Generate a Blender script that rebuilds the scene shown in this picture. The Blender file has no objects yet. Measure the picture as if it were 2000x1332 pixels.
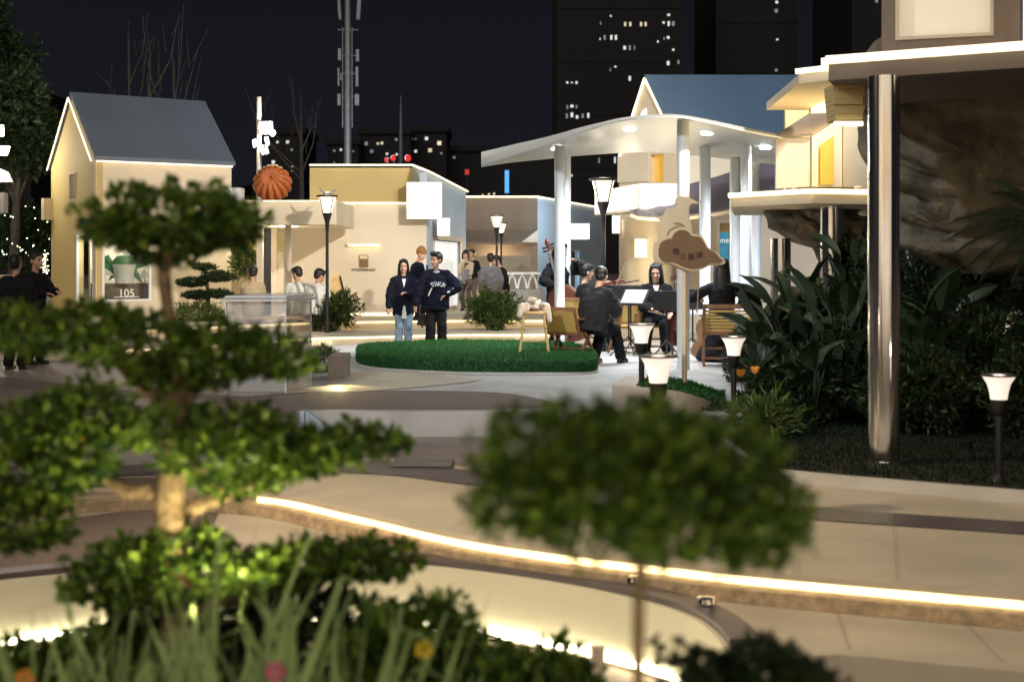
import bpy, bmesh, math, random
import numpy as np
from mathutils import Vector, Matrix
from mathutils import noise as mnoise

random.seed(7)
np.random.seed(7)
R = math.radians
SC = bpy.context.scene
COL = SC.collection

# ------------------------------------------------------------------ camera, sky, exposure
H = 1.5
F = 2778.0
HY = 509.0
cam = bpy.data.cameras.new('camera')
cam.lens = 50.0
cam.sensor_width = 36.0
cam.shift_y = -(666.0 - HY) / 2000.0
cam.clip_start = 0.1
cam.clip_end = 2000
cam.dof.use_dof = True
cam.dof.focus_distance = 21.0
cam.dof.aperture_fstop = 2.0
camo = bpy.data.objects.new('camera', cam)
COL.objects.link(camo)
camo.location = (0, 0, H)
camo.rotation_euler = (R(90), 0, 0)
SC.camera = camo

world = bpy.data.worlds.new('World')
SC.world = world
world.use_nodes = True
wn = world.node_tree.nodes
wl = world.node_tree.links
bg = wn['Background']
tc = wn.new('ShaderNodeTexCoord')
sep = wn.new('ShaderNodeSeparateXYZ')
ramp = wn.new('ShaderNodeValToRGB')
wl.new(tc.outputs['Generated'], sep.inputs[0])
wl.new(sep.outputs['Z'], ramp.inputs[0])
wl.new(ramp.outputs[0], bg.inputs[0])
ramp.color_ramp.elements[0].position = 0.0
ramp.color_ramp.elements[0].color = (0.0064, 0.0066, 0.0098, 1)
ramp.color_ramp.elements[1].position = 0.3
ramp.color_ramp.elements[1].color = (0.0034, 0.0038, 0.0050, 1)
bg.inputs[1].default_value = 1.0

sun = bpy.data.lights.new('night_fill', 'SUN')       # broad fill added from behind the camera, standing in for city sky glow
sun.energy = 0.58
sun.angle = R(60)
sun.color = (1.0, 0.93, 0.82)
suno = bpy.data.objects.new('night_fill', sun)
suno.rotation_euler = (R(48), 0, R(-14))
COL.objects.link(suno)

SC.view_settings.view_transform = 'Standard'
SC.view_settings.look = 'None'
SC.view_settings.exposure = 0.72
SC.view_settings.gamma = 1
SC.view_settings.use_curve_mapping = False
SC.render.engine = 'CYCLES'
SC.cycles.use_denoising = True
SC.cycles.max_bounces = 6
SC.cycles.transparent_max_bounces = 12
SC.cycles.sample_clamp_indirect = 4.0
SC.cycles.caustics_reflective = False
SC.cycles.caustics_refractive = False


def P(px, py, d):
    return Vector(((px - 1000) / F * d, d, H + (HY - py) / F * d))


def zat(py, d): return H + (HY - py) / F * d


def G(px, py, z=0.0):
    d = (H - z) * F / (py - HY)
    return Vector(((px - 1000) / F * d, d, z))


def lamp(kind, loc, power, color=(1, 1, 1), aim=None, size=0.1, spot=60, blend=0.5, parent=None):
    l = bpy.data.lights.new(kind.lower() + '_light', kind)
    l.energy = power
    l.color = color
    if kind in ('POINT', 'SPOT'):
        l.shadow_soft_size = size
    if kind == 'SPOT':
        l.spot_size = R(spot)
        l.spot_blend = blend
    if kind == 'AREA':
        l.size = size
    o = bpy.data.objects.new(kind.lower() + '_light', l)
    loc = Vector(loc)
    if aim is not None:
        o.rotation_euler = (Vector(aim) - loc).to_track_quat('-Z', 'Y').to_euler()
    if parent is not None:
        o.parent = parent
        loc = loc - ORG.get(parent.name, Vector((0, 0, 0)))
    o.location = loc
    COL.objects.link(o)
    return o


# ------------------------------------------------------------------ mesh helpers
ORG = {}


def setp(o, label=None, cat=None, group=None, kind=None):
    if label: o['label'] = label
    if cat: o['category'] = cat
    if group: o['group'] = group
    if kind: o['kind'] = kind
    return o


def thing(name, label, cat, loc=(0, 0, 0), rz=0.0, group=None):
    o = bpy.data.objects.new(name, None)
    COL.objects.link(o)
    o.empty_display_size = 0.1
    o.location = loc
    o.rotation_euler = (0, 0, rz)
    setp(o, label, cat, group)
    ORG[o.name] = Vector((0, 0, 0))
    return o


def wthing(name, label, cat, loc, group=None):
    """a thing whose parts are given in world coordinates"""
    o = thing(name, label, cat, loc, 0, group)
    ORG[o.name] = Vector(loc)
    return o


class MB:
    def __init__(self):
        self.v = []
        self.f = []

    def add(self, vs, fs):
        n = len(self.v)
        self.v += [tuple(v) for v in vs]
        self.f += [tuple(i + n for i in f) for f in fs]
        return self

    def box(self, x0, y0, z0, x1, y1, z1):
        vs = [(x, y, z) for z in (z0, z1) for y in (y0, y1) for x in (x0, x1)]
        return self.add(vs, [(0, 2, 3, 1), (4, 5, 7, 6), (0, 1, 5, 4), (2, 6, 7, 3), (0, 4, 6, 2), (1, 3, 7, 5)])

    def obox(self, c, a, b, e):
        c, a, b, e = Vector(c), Vector(a), Vector(b), Vector(e)
        vs = [c + a * i + b * j + e * k for k in (-1, 1) for j in (-1, 1) for i in (-1, 1)]
        return self.add(vs, [(0, 2, 3, 1), (4, 5, 7, 6), (0, 1, 5, 4), (2, 6, 7, 3), (0, 4, 6, 2), (1, 3, 7, 5)])

    def beam(self, p, q, w, h, up=(0, 0, 1)):
        p, q = Vector(p), Vector(q)
        d = (q - p)
        L = d.length
        d.normalize()
        up = Vector(up)
        s = d.cross(up)
        if s.length < 1e-4:
            s = d.cross(Vector((1, 0, 0)))
        s.normalize()
        u = s.cross(d)
        return self.obox((p + q) / 2, d * L / 2, s * w / 2, u * h / 2)

    def extr(self, poly, vec):
        n = len(poly)
        vec = Vector(vec)
        vs = [Vector(p) for p in poly] + [Vector(p) + vec for p in poly]
        fs = [tuple(range(n)), tuple(range(2 * n - 1, n - 1, -1))]
        fs += [(i, i + n, (i + 1) % n + n, (i + 1) % n) for i in range(n)]
        return self.add(vs, fs)

    def prism(self, poly, z0, z1):
        return self.extr([(p[0], p[1], z0) for p in poly], (0, 0, z1 - z0))

    def tube(self, pts, rads, n=8, flat=None):
        pts = [Vector(p) for p in pts]
        if not hasattr(rads, '__len__'):
            rads = [rads] * len(pts)
        vs = []
        ref = None
        for i, p in enumerate(pts):
            a = pts[max(i - 1, 0)]
            b = pts[min(i + 1, len(pts) - 1)]
            t = (b - a)
            if t.length < 1e-9: t = Vector((0, 0, 1))
            t.normalize()
            if ref is None:
                ref = t.cross(Vector((0.0, 1, 0)))
                if ref.length < .1:
                    ref = t.cross(Vector((1, 0, 0)))
            ref = ref - t * ref.dot(t)
            ref.normalize()
            w = t.cross(ref)
            for k in range(n):
                an = 2 * math.pi * k / n
                vs.append(p + (ref * math.cos(an) + w * math.sin(an) * (flat or 1)) * rads[i])
        m = len(pts)
        fs = [(i * n + k, i * n + (k + 1) % n, (i + 1) * n + (k + 1) % n, (i + 1) * n + k)
              for i in range(m - 1) for k in range(n)]
        fs.append(tuple(range(n - 1, -1, -1)))
        fs.append(tuple(range((m - 1) * n, m * n)))
        return self.add(vs, fs)

    def lathe(self, prof, c=(0, 0, 0), n=20, lobes=0, amp=0.0):
        vs = []
        c = Vector(c)
        for r, z in prof:
            for k in range(n):
                a = 2 * math.pi * k / n
                rr = r * (1 - amp * (1 - abs(math.sin(a * lobes / 2)))) if lobes else r
                vs.append(c + Vector((rr * math.cos(a), rr * math.sin(a), z)))
        m = len(prof)
        fs = [(i * n + k, i * n + (k + 1) % n, (i + 1) * n + (k + 1) % n, (i + 1) * n + k)
              for i in range(m - 1) for k in range(n)]
        fs.append(tuple(range(n - 1, -1, -1)))
        fs.append(tuple(range((m - 1) * n, m * n)))
        return self.add(vs, fs)

    def ell(self, c, r, n=12, m=8, rot=None):
        if not hasattr(r, '__len__'): r = (r, r, r)
        c = Vector(c)
        vs = []
        for i in range(1, m):
            th = math.pi * i / m
            for k in range(n):
                a = 2 * math.pi * k / n
                q = Vector((r[0] * math.sin(th) * math.cos(a), r[1] * math.sin(th) * math.sin(a), r[2] * math.cos(th)))
                if rot is not None: q = rot @ q
                vs.append(c + q)
        t = Vector((0, 0, r[2])); b = Vector((0, 0, -r[2]))
        if rot is not None: t = rot @ t; b = rot @ b
        vs += [c + t, c + b]
        T = len(vs) - 2
        fs = [(i * n + k, (i + 1) * n + k, (i + 1) * n + (k + 1) % n, i * n + (k + 1) % n)
              for i in range(m - 2) for k in range(n)]
        fs += [(T, k, (k + 1) % n) for k in range(n)]
        fs += [(T + 1, (m - 2) * n + (k + 1) % n, (m - 2) * n + k) for k in range(n)]
        return self.add(vs, fs)

    def caps(self, a, b, ra, rb, n=10):
        """tapered limb with round ends"""
        a, b = Vector(a), Vector(b)
        self.tube([a, b], [ra, rb], n)
        self.ell(a, ra, n, 6)
        self.ell(b, rb, n, 6)
        return self

    def loft(self, secs, n=14):
        """secs: (centre, rx, ry, tilt axis vector)"""
        vs = []
        for c, rx, ry, ax in secs:
            c = Vector(c); ax = Vector(ax).normalized()
            x = Vector((1, 0, 0))
            y = ax.cross(x).normalized()
            for k in range(n):
                a = 2 * math.pi * k / n
                ca, sa = math.cos(a), math.sin(a)
                vs.append(c + x * rx * ca + y * ry * sa)
        m = len(secs)
        fs = [(i * n + k, i * n + (k + 1) % n, (i + 1) * n + (k + 1) % n, (i + 1) * n + k)
              for i in range(m - 1) for k in range(n)]
        fs.append(tuple(range(n - 1, -1, -1)))
        fs.append(tuple(range((m - 1) * n, m * n)))
        return self.add(vs, fs)


def org_of(o):
    while o is not None:
        if o.name in ORG: return ORG[o.name]
        o = o.parent
    return Vector((0, 0, 0))


def obj(name, mb, mat, parent=None, smooth=False, label=None, cat=None, group=None, kind=None, bevel=0):
    off = org_of(parent)
    me = bpy.data.meshes.new(name)
    vs = [(v[0] - off[0], v[1] - off[1], v[2] - off[2]) for v in mb.v]
    me.from_pydata(vs, [], mb.f)
    bm = bmesh.new(); bm.from_mesh(me)
    bmesh.ops.recalc_face_normals(bm, faces=bm.faces)
    bm.to_mesh(me); bm.free()
    if smooth:
        me.polygons.foreach_set('use_smooth', [True] * len(me.polygons))
        me.set_sharp_from_angle(angle=R(42))
    me.materials.append(mat)
    o = bpy.data.objects.new(name, me)
    COL.objects.link(o)
    if parent is not None: o.parent = parent
    if bevel:
        b = o.modifiers.new('b', 'BEVEL'); b.width = bevel; b.segments = 2; b.limit_method = 'ANGLE'
    setp(o, label, cat, group, kind)
    return o


def structure(name, mb, mat, **k):
    return obj(name, mb, mat, kind='structure', **k)


def copy_tree(o, parent=None, **props):
    c = o.copy(); COL.objects.link(c)
    if parent is not None: c.parent = parent
    for k, v in props.items(): c[k] = v
    for ch in list(o.children): copy_tree(ch, c)
    return c


# ------------------------------------------------------------------ materials
def mat(name, color, rough=0.6, metal=0.0, var=0.12, scale=6.0, bump=0.0, bscale=40.0, emit=None, estr=0.0,
        coat=0.0, spec=None, alpha=None):
    m = bpy.data.materials.new(name)
    m.use_nodes = True
    nt = m.node_tree
    b = nt.nodes['Principled BSDF']
    b.inputs['Roughness'].default_value = rough
    b.inputs['Metallic'].default_value = metal
    if spec is not None: b.inputs['Specular IOR Level'].default_value = spec
    if coat: b.inputs['Coat Weight'].default_value = coat
    t = nt.nodes.new('ShaderNodeTexCoord')
    if var:
        n = nt.nodes.new('ShaderNodeTexNoise'); n.inputs['Scale'].default_value = scale
        n.inputs['Detail'].default_value = 5
        nt.links.new(t.outputs['Object'], n.inputs['Vector'])
        r = nt.nodes.new('ShaderNodeValToRGB')
        r.color_ramp.elements[0].position = 0.3
        r.color_ramp.elements[1].position = 0.7
        r.color_ramp.elements[0].color = tuple(c * (1 - var) for c in color) + (1,)
        r.color_ramp.elements[1].color = tuple(min(1, c * (1 + var)) for c in color) + (1,)
        nt.links.new(n.outputs['Fac'], r.inputs[0])
        nt.links.new(r.outputs[0], b.inputs['Base Color'])
    else:
        b.inputs['Base Color'].default_value = tuple(color) + (1,)
    if bump:
        n2 = nt.nodes.new('ShaderNodeTexNoise'); n2.inputs['Scale'].default_value = bscale
        n2.inputs['Detail'].default_value = 4
        nt.links.new(t.outputs['Object'], n2.inputs['Vector'])
        bp = nt.nodes.new('ShaderNodeBump'); bp.inputs['Strength'].default_value = bump
        bp.inputs['Distance'].default_value = 0.02
        nt.links.new(n2.outputs['Fac'], bp.inputs['Height'])
        nt.links.new(bp.outputs[0], b.inputs['Normal'])
    if emit:
        b.inputs['Emission Color'].default_value = tuple(emit) + (1,)
        b.inputs['Emission Strength'].default_value = estr
    return m


def leafmat(name, dark, light, rough=0.5, gold=None):
    m = bpy.data.materials.new(name)
    m.use_nodes = True
    nt = m.node_tree
    b = nt.nodes['Principled BSDF']
    b.inputs['Roughness'].default_value = rough
    b.inputs['Specular IOR Level'].default_value = 0.35
    a = nt.nodes.new('ShaderNodeAttribute'); a.attribute_name = 'tint'
    r = nt.nodes.new('ShaderNodeValToRGB')
    r.color_ramp.elements[0].color = tuple(dark) + (1,)
    r.color_ramp.elements[1].color = tuple(light) + (1,)
    if gold:
        e = r.color_ramp.elements.new(0.93); e.color = tuple(light) + (1,)
        r.color_ramp.elements[2].color = tuple(gold) + (1,)
    nt.links.new(a.outputs['Fac'], r.inputs[0])
    nt.links.new(r.outputs[0], b.inputs['Base Color'])
    tr = nt.nodes.new('ShaderNodeBsdfTranslucent')
    nt.links.new(r.outputs[0], tr.inputs['Color'])
    mx = nt.nodes.new('ShaderNodeMixShader'); mx.inputs[0].default_value = 0.3
    nt.links.new(b.outputs[0], mx.inputs[1]); nt.links.new(tr.outputs[0], mx.inputs[2])
    nt.links.new(mx.outputs[0], nt.nodes['Material Output'].inputs[0])
    return m


def glassmat(name, color=(1, 1, 1), gloss=0.10, frost=0.0):
    m = bpy.data.materials.new(name); m.use_nodes = True
    nt = m.node_tree
    tr = nt.nodes.new('ShaderNodeBsdfTransparent'); tr.inputs[0].default_value = tuple(color) + (1,)
    gl = nt.nodes.new('ShaderNodeBsdfGlossy'); gl.inputs['Roughness'].default_value = 0.06
    mx = nt.nodes.new('ShaderNodeMixShader'); mx.inputs[0].default_value = gloss
    nt.links.new(tr.outputs[0], mx.inputs[1]); nt.links.new(gl.outputs[0], mx.inputs[2])
    out = mx
    if frost:
        df = nt.nodes.new('ShaderNodeBsdfDiffuse'); df.inputs[0].default_value = (.75, .73, .72, 1)
        m2 = nt.nodes.new('ShaderNodeMixShader'); m2.inputs[0].default_value = frost
        nt.links.new(mx.outputs[0], m2.inputs[1]); nt.links.new(df.outputs[0], m2.inputs[2])
        out = m2
    nt.links.new(out.outputs[0], nt.nodes['Material Output'].inputs[0])
    return m


WARM = (1.0, 0.80, 0.52)
M = dict(
    cream=mat('cream_plaster', (.66, .575, .45), .75, var=.09, scale=.7, bump=.08, bscale=60),
    tan=mat('tan_plaster', (.62, .52, .37), .75, var=.08, scale=.8, bump=.08, bscale=60),
    ochre=mat('ochre_plaster', (.52, .40, .17), .75, var=.06, scale=1.2, bump=.08, bscale=60),
    bluegrey=mat('blue_grey_plaster', (.44, .52, .60), .7, var=.05, scale=1.5, bump=.06, bscale=60),
    brownwall=mat('brown_plaster', (.20, .155, .12), .8, var=.08, scale=1.5, bump=.1),
    roofblue=mat('slate_blue_roof', (.060, .105, .165), .55, var=.10, scale=.8, bump=.05, bscale=30),
    roofgrey=mat('slate_grey_roof', (.105, .135, .18), .55, var=.08, scale=.8, bump=.05, bscale=30),
    purple=mat('aubergine_roof', (.16, .14, .17), .6, var=.10, scale=1.5),
    led=mat('warm_led_strip', (1, .9, .7), .5, var=0, emit=(1, .74, .34), estr=1.9),
    ledlow=mat('warm_led_trim', (1, .9, .7), .5, var=0, emit=(1, .86, .56), estr=1.15),
    white=mat('white_paint', (.74, .76, .78), .4, var=.03, scale=2),
    canopy=mat('pale_canopy_shell', (.50, .52, .52), .42, var=.05, scale=.7),
    plaza=mat('pale_terrazzo', (.45, .435, .41), .5, var=.20, scale=1.6, bump=.10, bscale=120),
    plazatan=mat('tan_terrazzo', (.54, .475, .37), .45, var=.13, scale=1.6, bump=.10, bscale=120),
    taupe=mat('taupe_terrazzo', (.30, .245, .21), .5, var=.16, scale=2.5, bump=.15, bscale=180),
    brown=mat('brown_gravel_inlay', (.185, .14, .115), .7, var=.25, scale=40, bump=.5, bscale=220),
    dark=mat('dark_purple_paving', (.11, .09, .095), .35, var=.15, scale=5, bump=.1, bscale=150),
    stone=mat('rough_brown_stone_edge', (.42, .31, .19), .7, var=.35, scale=14, bump=.6, bscale=60),
    soil=mat('dark_planting_soil', (.03, .026, .018), .95, var=.4, scale=12, bump=.8, bscale=30),
    rock=mat('sculpted_brown_rock', (.135, .115, .080), .85, var=.6, scale=3.5, bump=1.0, bscale=16),
    chrome=mat('polished_steel', (.82, .80, .78), .13, 1.0, var=.02, scale=1),
    black=mat('black_metal', (.018, .017, .018), .4, .3, var=.1, scale=8),
    darkgrey=mat('dark_grey_metal', (.06, .062, .07), .5, .4, var=.15, scale=2),
    grey=mat('grey_steel', (.28, .28, .27), .5, .5, var=.12, scale=5),
    wood=mat('brown_wood', (.26, .12, .05), .45, var=.25, scale=9, bump=.1),
    palewood=mat('pale_wood', (.55, .38, .17), .45, var=.2, scale=9, bump=.1),
    rattan=mat('yellow_rattan', (.58, .38, .11), .6, var=.2, scale=60, bump=.5, bscale=160),
    pumpkin=mat('orange_pumpkin_skin', (.42, .12, .035), .45, var=.25, scale=5, bump=.1),
    pumpcap=mat('pale_pumpkin_cap', (.7, .55, .35), .5, var=.2, scale=9),
    bark=mat('warm_brown_bark', (.24, .175, .095), .9, var=.45, scale=22, bump=1.0, bscale=45),
    darkbark=mat('grey_bare_bark', (.060, .052, .042), .9, var=.3, scale=10, bump=.5),
    leaf=leafmat('topiary_leaf', (.020, .062, .012), (.27, .41, .05), .45, (.46, .34, .03)),
    palm=mat('dark_palm_leaf', (.010, .018, .009), .8, var=.3, spec=.2),
    lawn=leafmat('dark_lawn_blade', (.004, .014, .006), (.010, .038, .014), .8),
    leafdark=leafmat('dark_shrub_leaf', (.014, .030, .012), (.065, .105, .035), .45),
    leafmid=leafmat('garden_leaf', (.03, .075, .018), (.24, .30, .07), .5),
    grassg=leafmat('green_turf_blade', (.016, .085, .020), (.055, .20, .045), .7),
    turfbase=mat('green_turf_mat', (.014, .075, .02), .9, var=.3, scale=30, bump=.5, bscale=120),
    iris=mat('pale_green_blade', (.28, .39, .14), .5, var=.35, scale=6),
    bigleaf=mat('glossy_dark_leaf', (.030, .055, .025), .35, var=.3, scale=5),
    orange=mat('orange_petal', (.75, .28, .03), .6, var=.2),
    pink=mat('pink_petal', (.55, .08, .22), .6, var=.2),
    yellowp=mat('yellow_petal', (.75, .55, .03), .6, var=.2),
    benchface=mat('bench_cream_face', (.70, .66, .50), .6, var=.05, scale=1.5, bump=.05),
    ledbench=mat('bench_led_strip', (1, .95, .8), .5, var=0, emit=(1, .93, .62), estr=12),
    slabgrey=mat('mauve_grey_slab', (.17, .14, .125), .7, var=.1, scale=1.5, bump=.06),
    shade=mat('frosted_lamp_glass', (.9, .85, .78), .4, var=0, emit=(1, .85, .74), estr=.50),
    shadeY=mat('street_lamp_glass', (.9, .88, .7), .3, var=0, emit=(1, .92, .66), estr=.72),
    signlit=mat('lit_sign_panel', (.9, .88, .84), .4, var=0, emit=(1, .93, .84), estr=.85),
    flood=mat('floodlight_lens', (1, 1, 1), .3, var=0, emit=(1, .93, .80), estr=60),
    downl=mat('downlight_lens', (1, 1, 1), .3, var=0, emit=(.92, .97, 1), estr=14),
    win=mat('lit_far_window', (.5, .5, .5), .4, var=0, emit=(.85, .92, .85), estr=.5),
    winw=mat('warm_far_window', (.5, .5, .5), .4, var=0, emit=(1, .82, .55), estr=.42),
    windim=mat('dim_far_window', (.5, .5, .5), .4, var=0, emit=(.45, .60, .75), estr=.13),
    tower=mat('dark_tower_cladding', (.012, .012, .013), .8, var=.2, scale=.05),
    red=mat('red_lantern', (.5, .03, .02), .5, var=0, emit=(1, .05, .04), estr=.38),
    blue=mat('blue_neon_tube', (.1, .4, .8), .5, var=0, emit=(.12, .45, 1), estr=.6),
    signbrown=mat('brown_sign_face', (.17, .098, .048), .5, var=.06, scale=6),
    signcream=mat('cream_sign_edge', (.68, .55, .36), .5, var=.05, scale=6),
    ink=mat('dark_brown_lettering', (.05, .02, .012), .6, var=.1),
    whiteink=mat('white_lettering', (.85, .85, .85), .5, var=0),
    skin=mat('skin', (.56, .33, .235), .5, var=.06, scale=10),
    hair=mat('black_hair', (.012, .010, .010), .45, var=.3, scale=40),
    suit=mat('black_suit_cloth', (.012, .012, .014), .95, var=.2, scale=12, bump=.2, bscale=14, spec=.15),
    greysuit=mat('charcoal_suit_cloth', (.034, .034, .037), .95, var=.15, scale=12, bump=.25, bscale=14, spec=.15),
    navy=mat('navy_fleece', (.010, .012, .024), .95, var=.2, scale=12, bump=.35, bscale=14, spec=.15),
    jeans=mat('blue_denim', (.22, .32, .42), .8, var=.25, scale=9, bump=.2, bscale=20),
    shirt=mat('white_shirt_cloth', (.72, .73, .72), .8, var=.05, scale=9, bump=.2, bscale=14),
    beige=mat('beige_cloth', (.50, .40, .27), .85, var=.12, scale=9, bump=.25, bscale=14),
    brownc=mat('brown_cloth', (.11, .075, .055), .85, var=.15, scale=9, bump=.2, bscale=14),
    greyc=mat('grey_cloth', (.20, .19, .20), .85, var=.15, scale=9, bump=.2, bscale=14),
    pinkc=mat('pink_cloth', (.45, .20, .28), .85, var=.1),
    shoe=mat('black_shoe', (.02, .02, .02), .35, var=.1),
    lip=mat('lips', (.42, .09, .08), .5, var=0),
    eye=mat('dark_eye', (.015, .01, .01), .3, var=0),
    beanie=mat('mustard_knit', (.30, .14, .04), .9, var=.2, scale=50, bump=.5, bscale=120),
    redwood=mat('red_varnished_wood', (.12, .028, .014), .3, var=.3, scale=6, coat=.3),
    glass=glassmat('clear_window_glass', (.95, .97, .96), .08),
    acrylic=glassmat('milky_acrylic', (.92, .93, .95), .10, .30),
    acryledge=mat('bright_acrylic_edge', (.70, .72, .76), .15, var=.05, spec=.8),
    interior=mat('pale_interior', (.55, .5, .42), .7, var=.1, scale=2),
    tealint=mat('teal_poster', (.03, .14, .20), .5, var=.6, scale=8, emit=(.05, .22, .33), estr=.5),
    skyblue=mat('light_blue_panel', (.25, .5, .7), .5, var=.15, scale=1.2, emit=(.35, .62, .85), estr=.55),
    doorlit=mat('lit_doorway', (.8, .78, .75), .5, var=.03, emit=(.9, .9, .86), estr=.36),
    amber=mat('amber_window', (.5, .3, .06), .5, var=.1, emit=(.75, .40, .06), estr=.35),
    cloth=mat('crumpled_pale_cloth', (.60, .50, .42), .9, var=.1, scale=9, bump=.6, bscale=18),
    coral=mat('coral_object', (.6, .16, .10), .6, var=.2),
    paper=mat('sheet_music_paper', (.6, .58, .5), .7, var=.1, scale=30),
    potgreen=mat('green_display_dome', (.06, .22, .09), .6, var=.1),
    fairy=mat('fairy_light', (1, .9, .6), .5, var=0, emit=(.95, 1, .62), estr=3.5),
)

for nm in ('led', 'ledbench', 'ledlow'):
    nt = M[nm].node_tree; bs = nt.nodes['Principled BSDF']; e0_ = bs.inputs['Emission Strength'].default_value
    tcn_ = nt.nodes.new('ShaderNodeTexCoord'); ns_ = nt.nodes.new('ShaderNodeTexNoise'); ns_.inputs['Scale'].default_value = 5.0
    mr = nt.nodes.new('ShaderNodeMapRange'); mr.inputs[1].default_value = .3; mr.inputs[2].default_value = .7; mr.inputs[3].default_value = e0_ * .65; mr.inputs[4].default_value = e0_ * 1.2
    nt.links.new(tcn_.outputs['Object'], ns_.inputs['Vector']); nt.links.new(ns_.outputs['Fac'], mr.inputs[0]); nt.links.new(mr.outputs[0], bs.inputs['Emission Strength'])

# ------------------------------------------------------------------ the ground in levels
def flat(name, pts, z, m, label=None, zt=None):
    mb = MB()
    mb.add([tuple(G(px, py, z)) for px, py in pts], [tuple(range(len(pts)))])
    o = structure(name, mb, m)
    return o


def slab(name, pts, z0, z1, m, zref=None, world_pts=None):
    poly = [G(px, py, z1 if zref is None else zref) for px, py in pts] + [Vector(p + (0,)) for p in (world_pts or [])]
    mb = MB().prism(poly, z0, z1)
    return structure(name, mb, m)


def smooth_curve(pts, k=6):
    out = []
    n = len(pts)
    for i in range(n - 1):
        p0 = Vector(pts[max(i - 1, 0)]); p1 = Vector(pts[i]); p2 = Vector(pts[i + 1]); p3 = Vector(pts[min(i + 2, n - 1)])
        for j in range(k):
            t = j / k
            out.append(0.5 * ((2 * p1) + (p2 - p0) * t + (2 * p0 - 5 * p1 + 4 * p2 - p3) * t * t + (3 * p1 - p0 - 3 * p2 + p3) * t ** 3))
    out.append(Vector(pts[-1]))
    return [tuple(p) for p in out]


structure('ground', MB().box(-400, -30, -1.3, 400, 700, -.82), M['brown'])

# lower terrace between the bench and the glowing step
S1 = smooth_curve([(-700, 1040), (-200, 985), (200, 955), (505, 962), (700, 1000), (900, 1045), (1100, 1075), (1300, 1098), (1500, 1120), (2000, 1163), (2700, 1225)], 6)
bench_top = smooth_curve([(-900, 1420), (-400, 1235), (-100, 1150), (100, 1122), (300, 1105), (600, 1092), (830, 1103), (1080, 1135), (1252, 1170), (1350, 1200), (1400, 1232), (1425, 1262)], 6)
ZB, ZL0, ZL1 = -.76, -.40, -.25
pts = [G(x, y, ZL0) for x, y in bench_top]
pr = [G(x, y, ZL0) for x, y in [(1432, 1275), (1500, 1285), (1640, 1278), (2000, 1312), (2700, 1400)]]
poly = [(p.x, p.y) for p in pts + pr] + [(12, 12.5), (12, 16), (-16, 16)]
structure('lower_terrace', MB().prism(poly, ZB - .05, ZL0), M['plazatan'])
# plaza in front of the raised square
poly = [(G(x, y, ZL1).x, G(x, y, ZL1).y) for x, y in S1] + [(14, 10), (16, 22), (-26, 22)]
structure('middle_plaza', MB().prism(poly, ZL0 - .02, ZL1), M['plazatan'])
# raised square
E0 = smooth_curve([(-900, 905), (-200, 880), (300, 850), (520, 838), (552, 822), (595, 803), (800, 804), (950, 803), (1110, 798), (1300, 801), (1455, 808)], 4)
poly = [(G(x, y, 0).x, G(x, y, 0).y) for x, y in E0] + [(2.62, 15.0), (3.2, 17.2), (4.1, 19.2), (4.8, 21.5), (5.6, 26), (14, 32), (60, 60), (60, 75), (-60, 75), (-40, 13)]
structure('upper_square', MB().prism(poly, ZL1 - .02, 0), M['plaza'])


def strip_along(pxs, z, w, h, zoff, out, m, name, parent=None, n0=0, seg=None, **kw):
    """LED line following a curve of pixels lying on plane z"""
    pts = [G(x, y, z) + Vector((0, 0, zoff)) for x, y in pxs]
    mb = MB()
    top, bot = [], []
    for i, p in enumerate(pts):
        a = pts[max(i - 1, 0)]; b = pts[min(i + 1, len(pts) - 1)]
        t = (b - a).normalized(); nrm = Vector((t.y, -t.x, 0))
        if nrm.y > 0: nrm = -nrm
        mb.v += [tuple(p + nrm * out), tuple(p + nrm * (out + w)), tuple(p + nrm * (out + w) - Vector((0, 0, h))), tuple(p + nrm * out - Vector((0, 0, h)))]
    for i in range(len(pts) - 1):
        for k in range(4):
            mb.f.append((i * 4 + k, i * 4 + (k + 1) % 4, i * 4 + 4 + (k + 1) % 4, i * 4 + 4 + k))
    mb.f += [(0, 1, 2, 3), tuple(len(mb.v) - 4 + i for i in (3, 2, 1, 0))]
    return obj(name, mb, m, parent, **kw)


# glowing step edge
st = wthing('step_edge', 'long curved stone step edge with a glowing warm strip under its lip', 'step', G(1100, 1075, ZL1))
strip_along(S1, ZL1, .045, .035, .012, -.02, M['plazatan'], 'nosing', st)
s1v = [q for q in S1 if q[0] > 470]
for k in range(0, len(s1v) - 3, 3):
    ch = [Vector(q) for q in s1v[k:k + 4]]
    ch[-1] = ch[-1].lerp(ch[-2], .025)
    strip_along([tuple(q) for q in ch], ZL1, .012, .045, -.024, .006, M['led'], 'light_strip', st)
strip_along(S1, ZL1, .14, .075, -.072, .0, M['stone'], 'stone_band', st)

# bench
bn = wthing('curved_bench', 'curved cream bench wall with dark coping and bright strip at its foot', 'bench', G(1000, 1113, ZL0))
strip_along(bench_top, ZL0, .16, .035, .038, -.16, M['dark'], 'coping', bn)
bface = bench_top
strip_along(bface, ZL0, .03, .345, .0, .003, M['benchface'], 'bench_face', bn)
strip_along(bface, ZL0, .035, .03, -.345, .028, M['ledbench'], 'light_strip', bn)
for i in (1080, 1240, 1380):
    y0 = {1080: 1120, 1240: 1152, 1380: 1196}[i]
    c = G(i, y0, ZL0) + Vector((0, .02, .04))
    obj('spotlight', MB().lathe([(.03, 0), (.055, .01), (.05, .035), (.02, .04)], c, 14), M['chrome'], bn, smooth=True)

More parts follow.
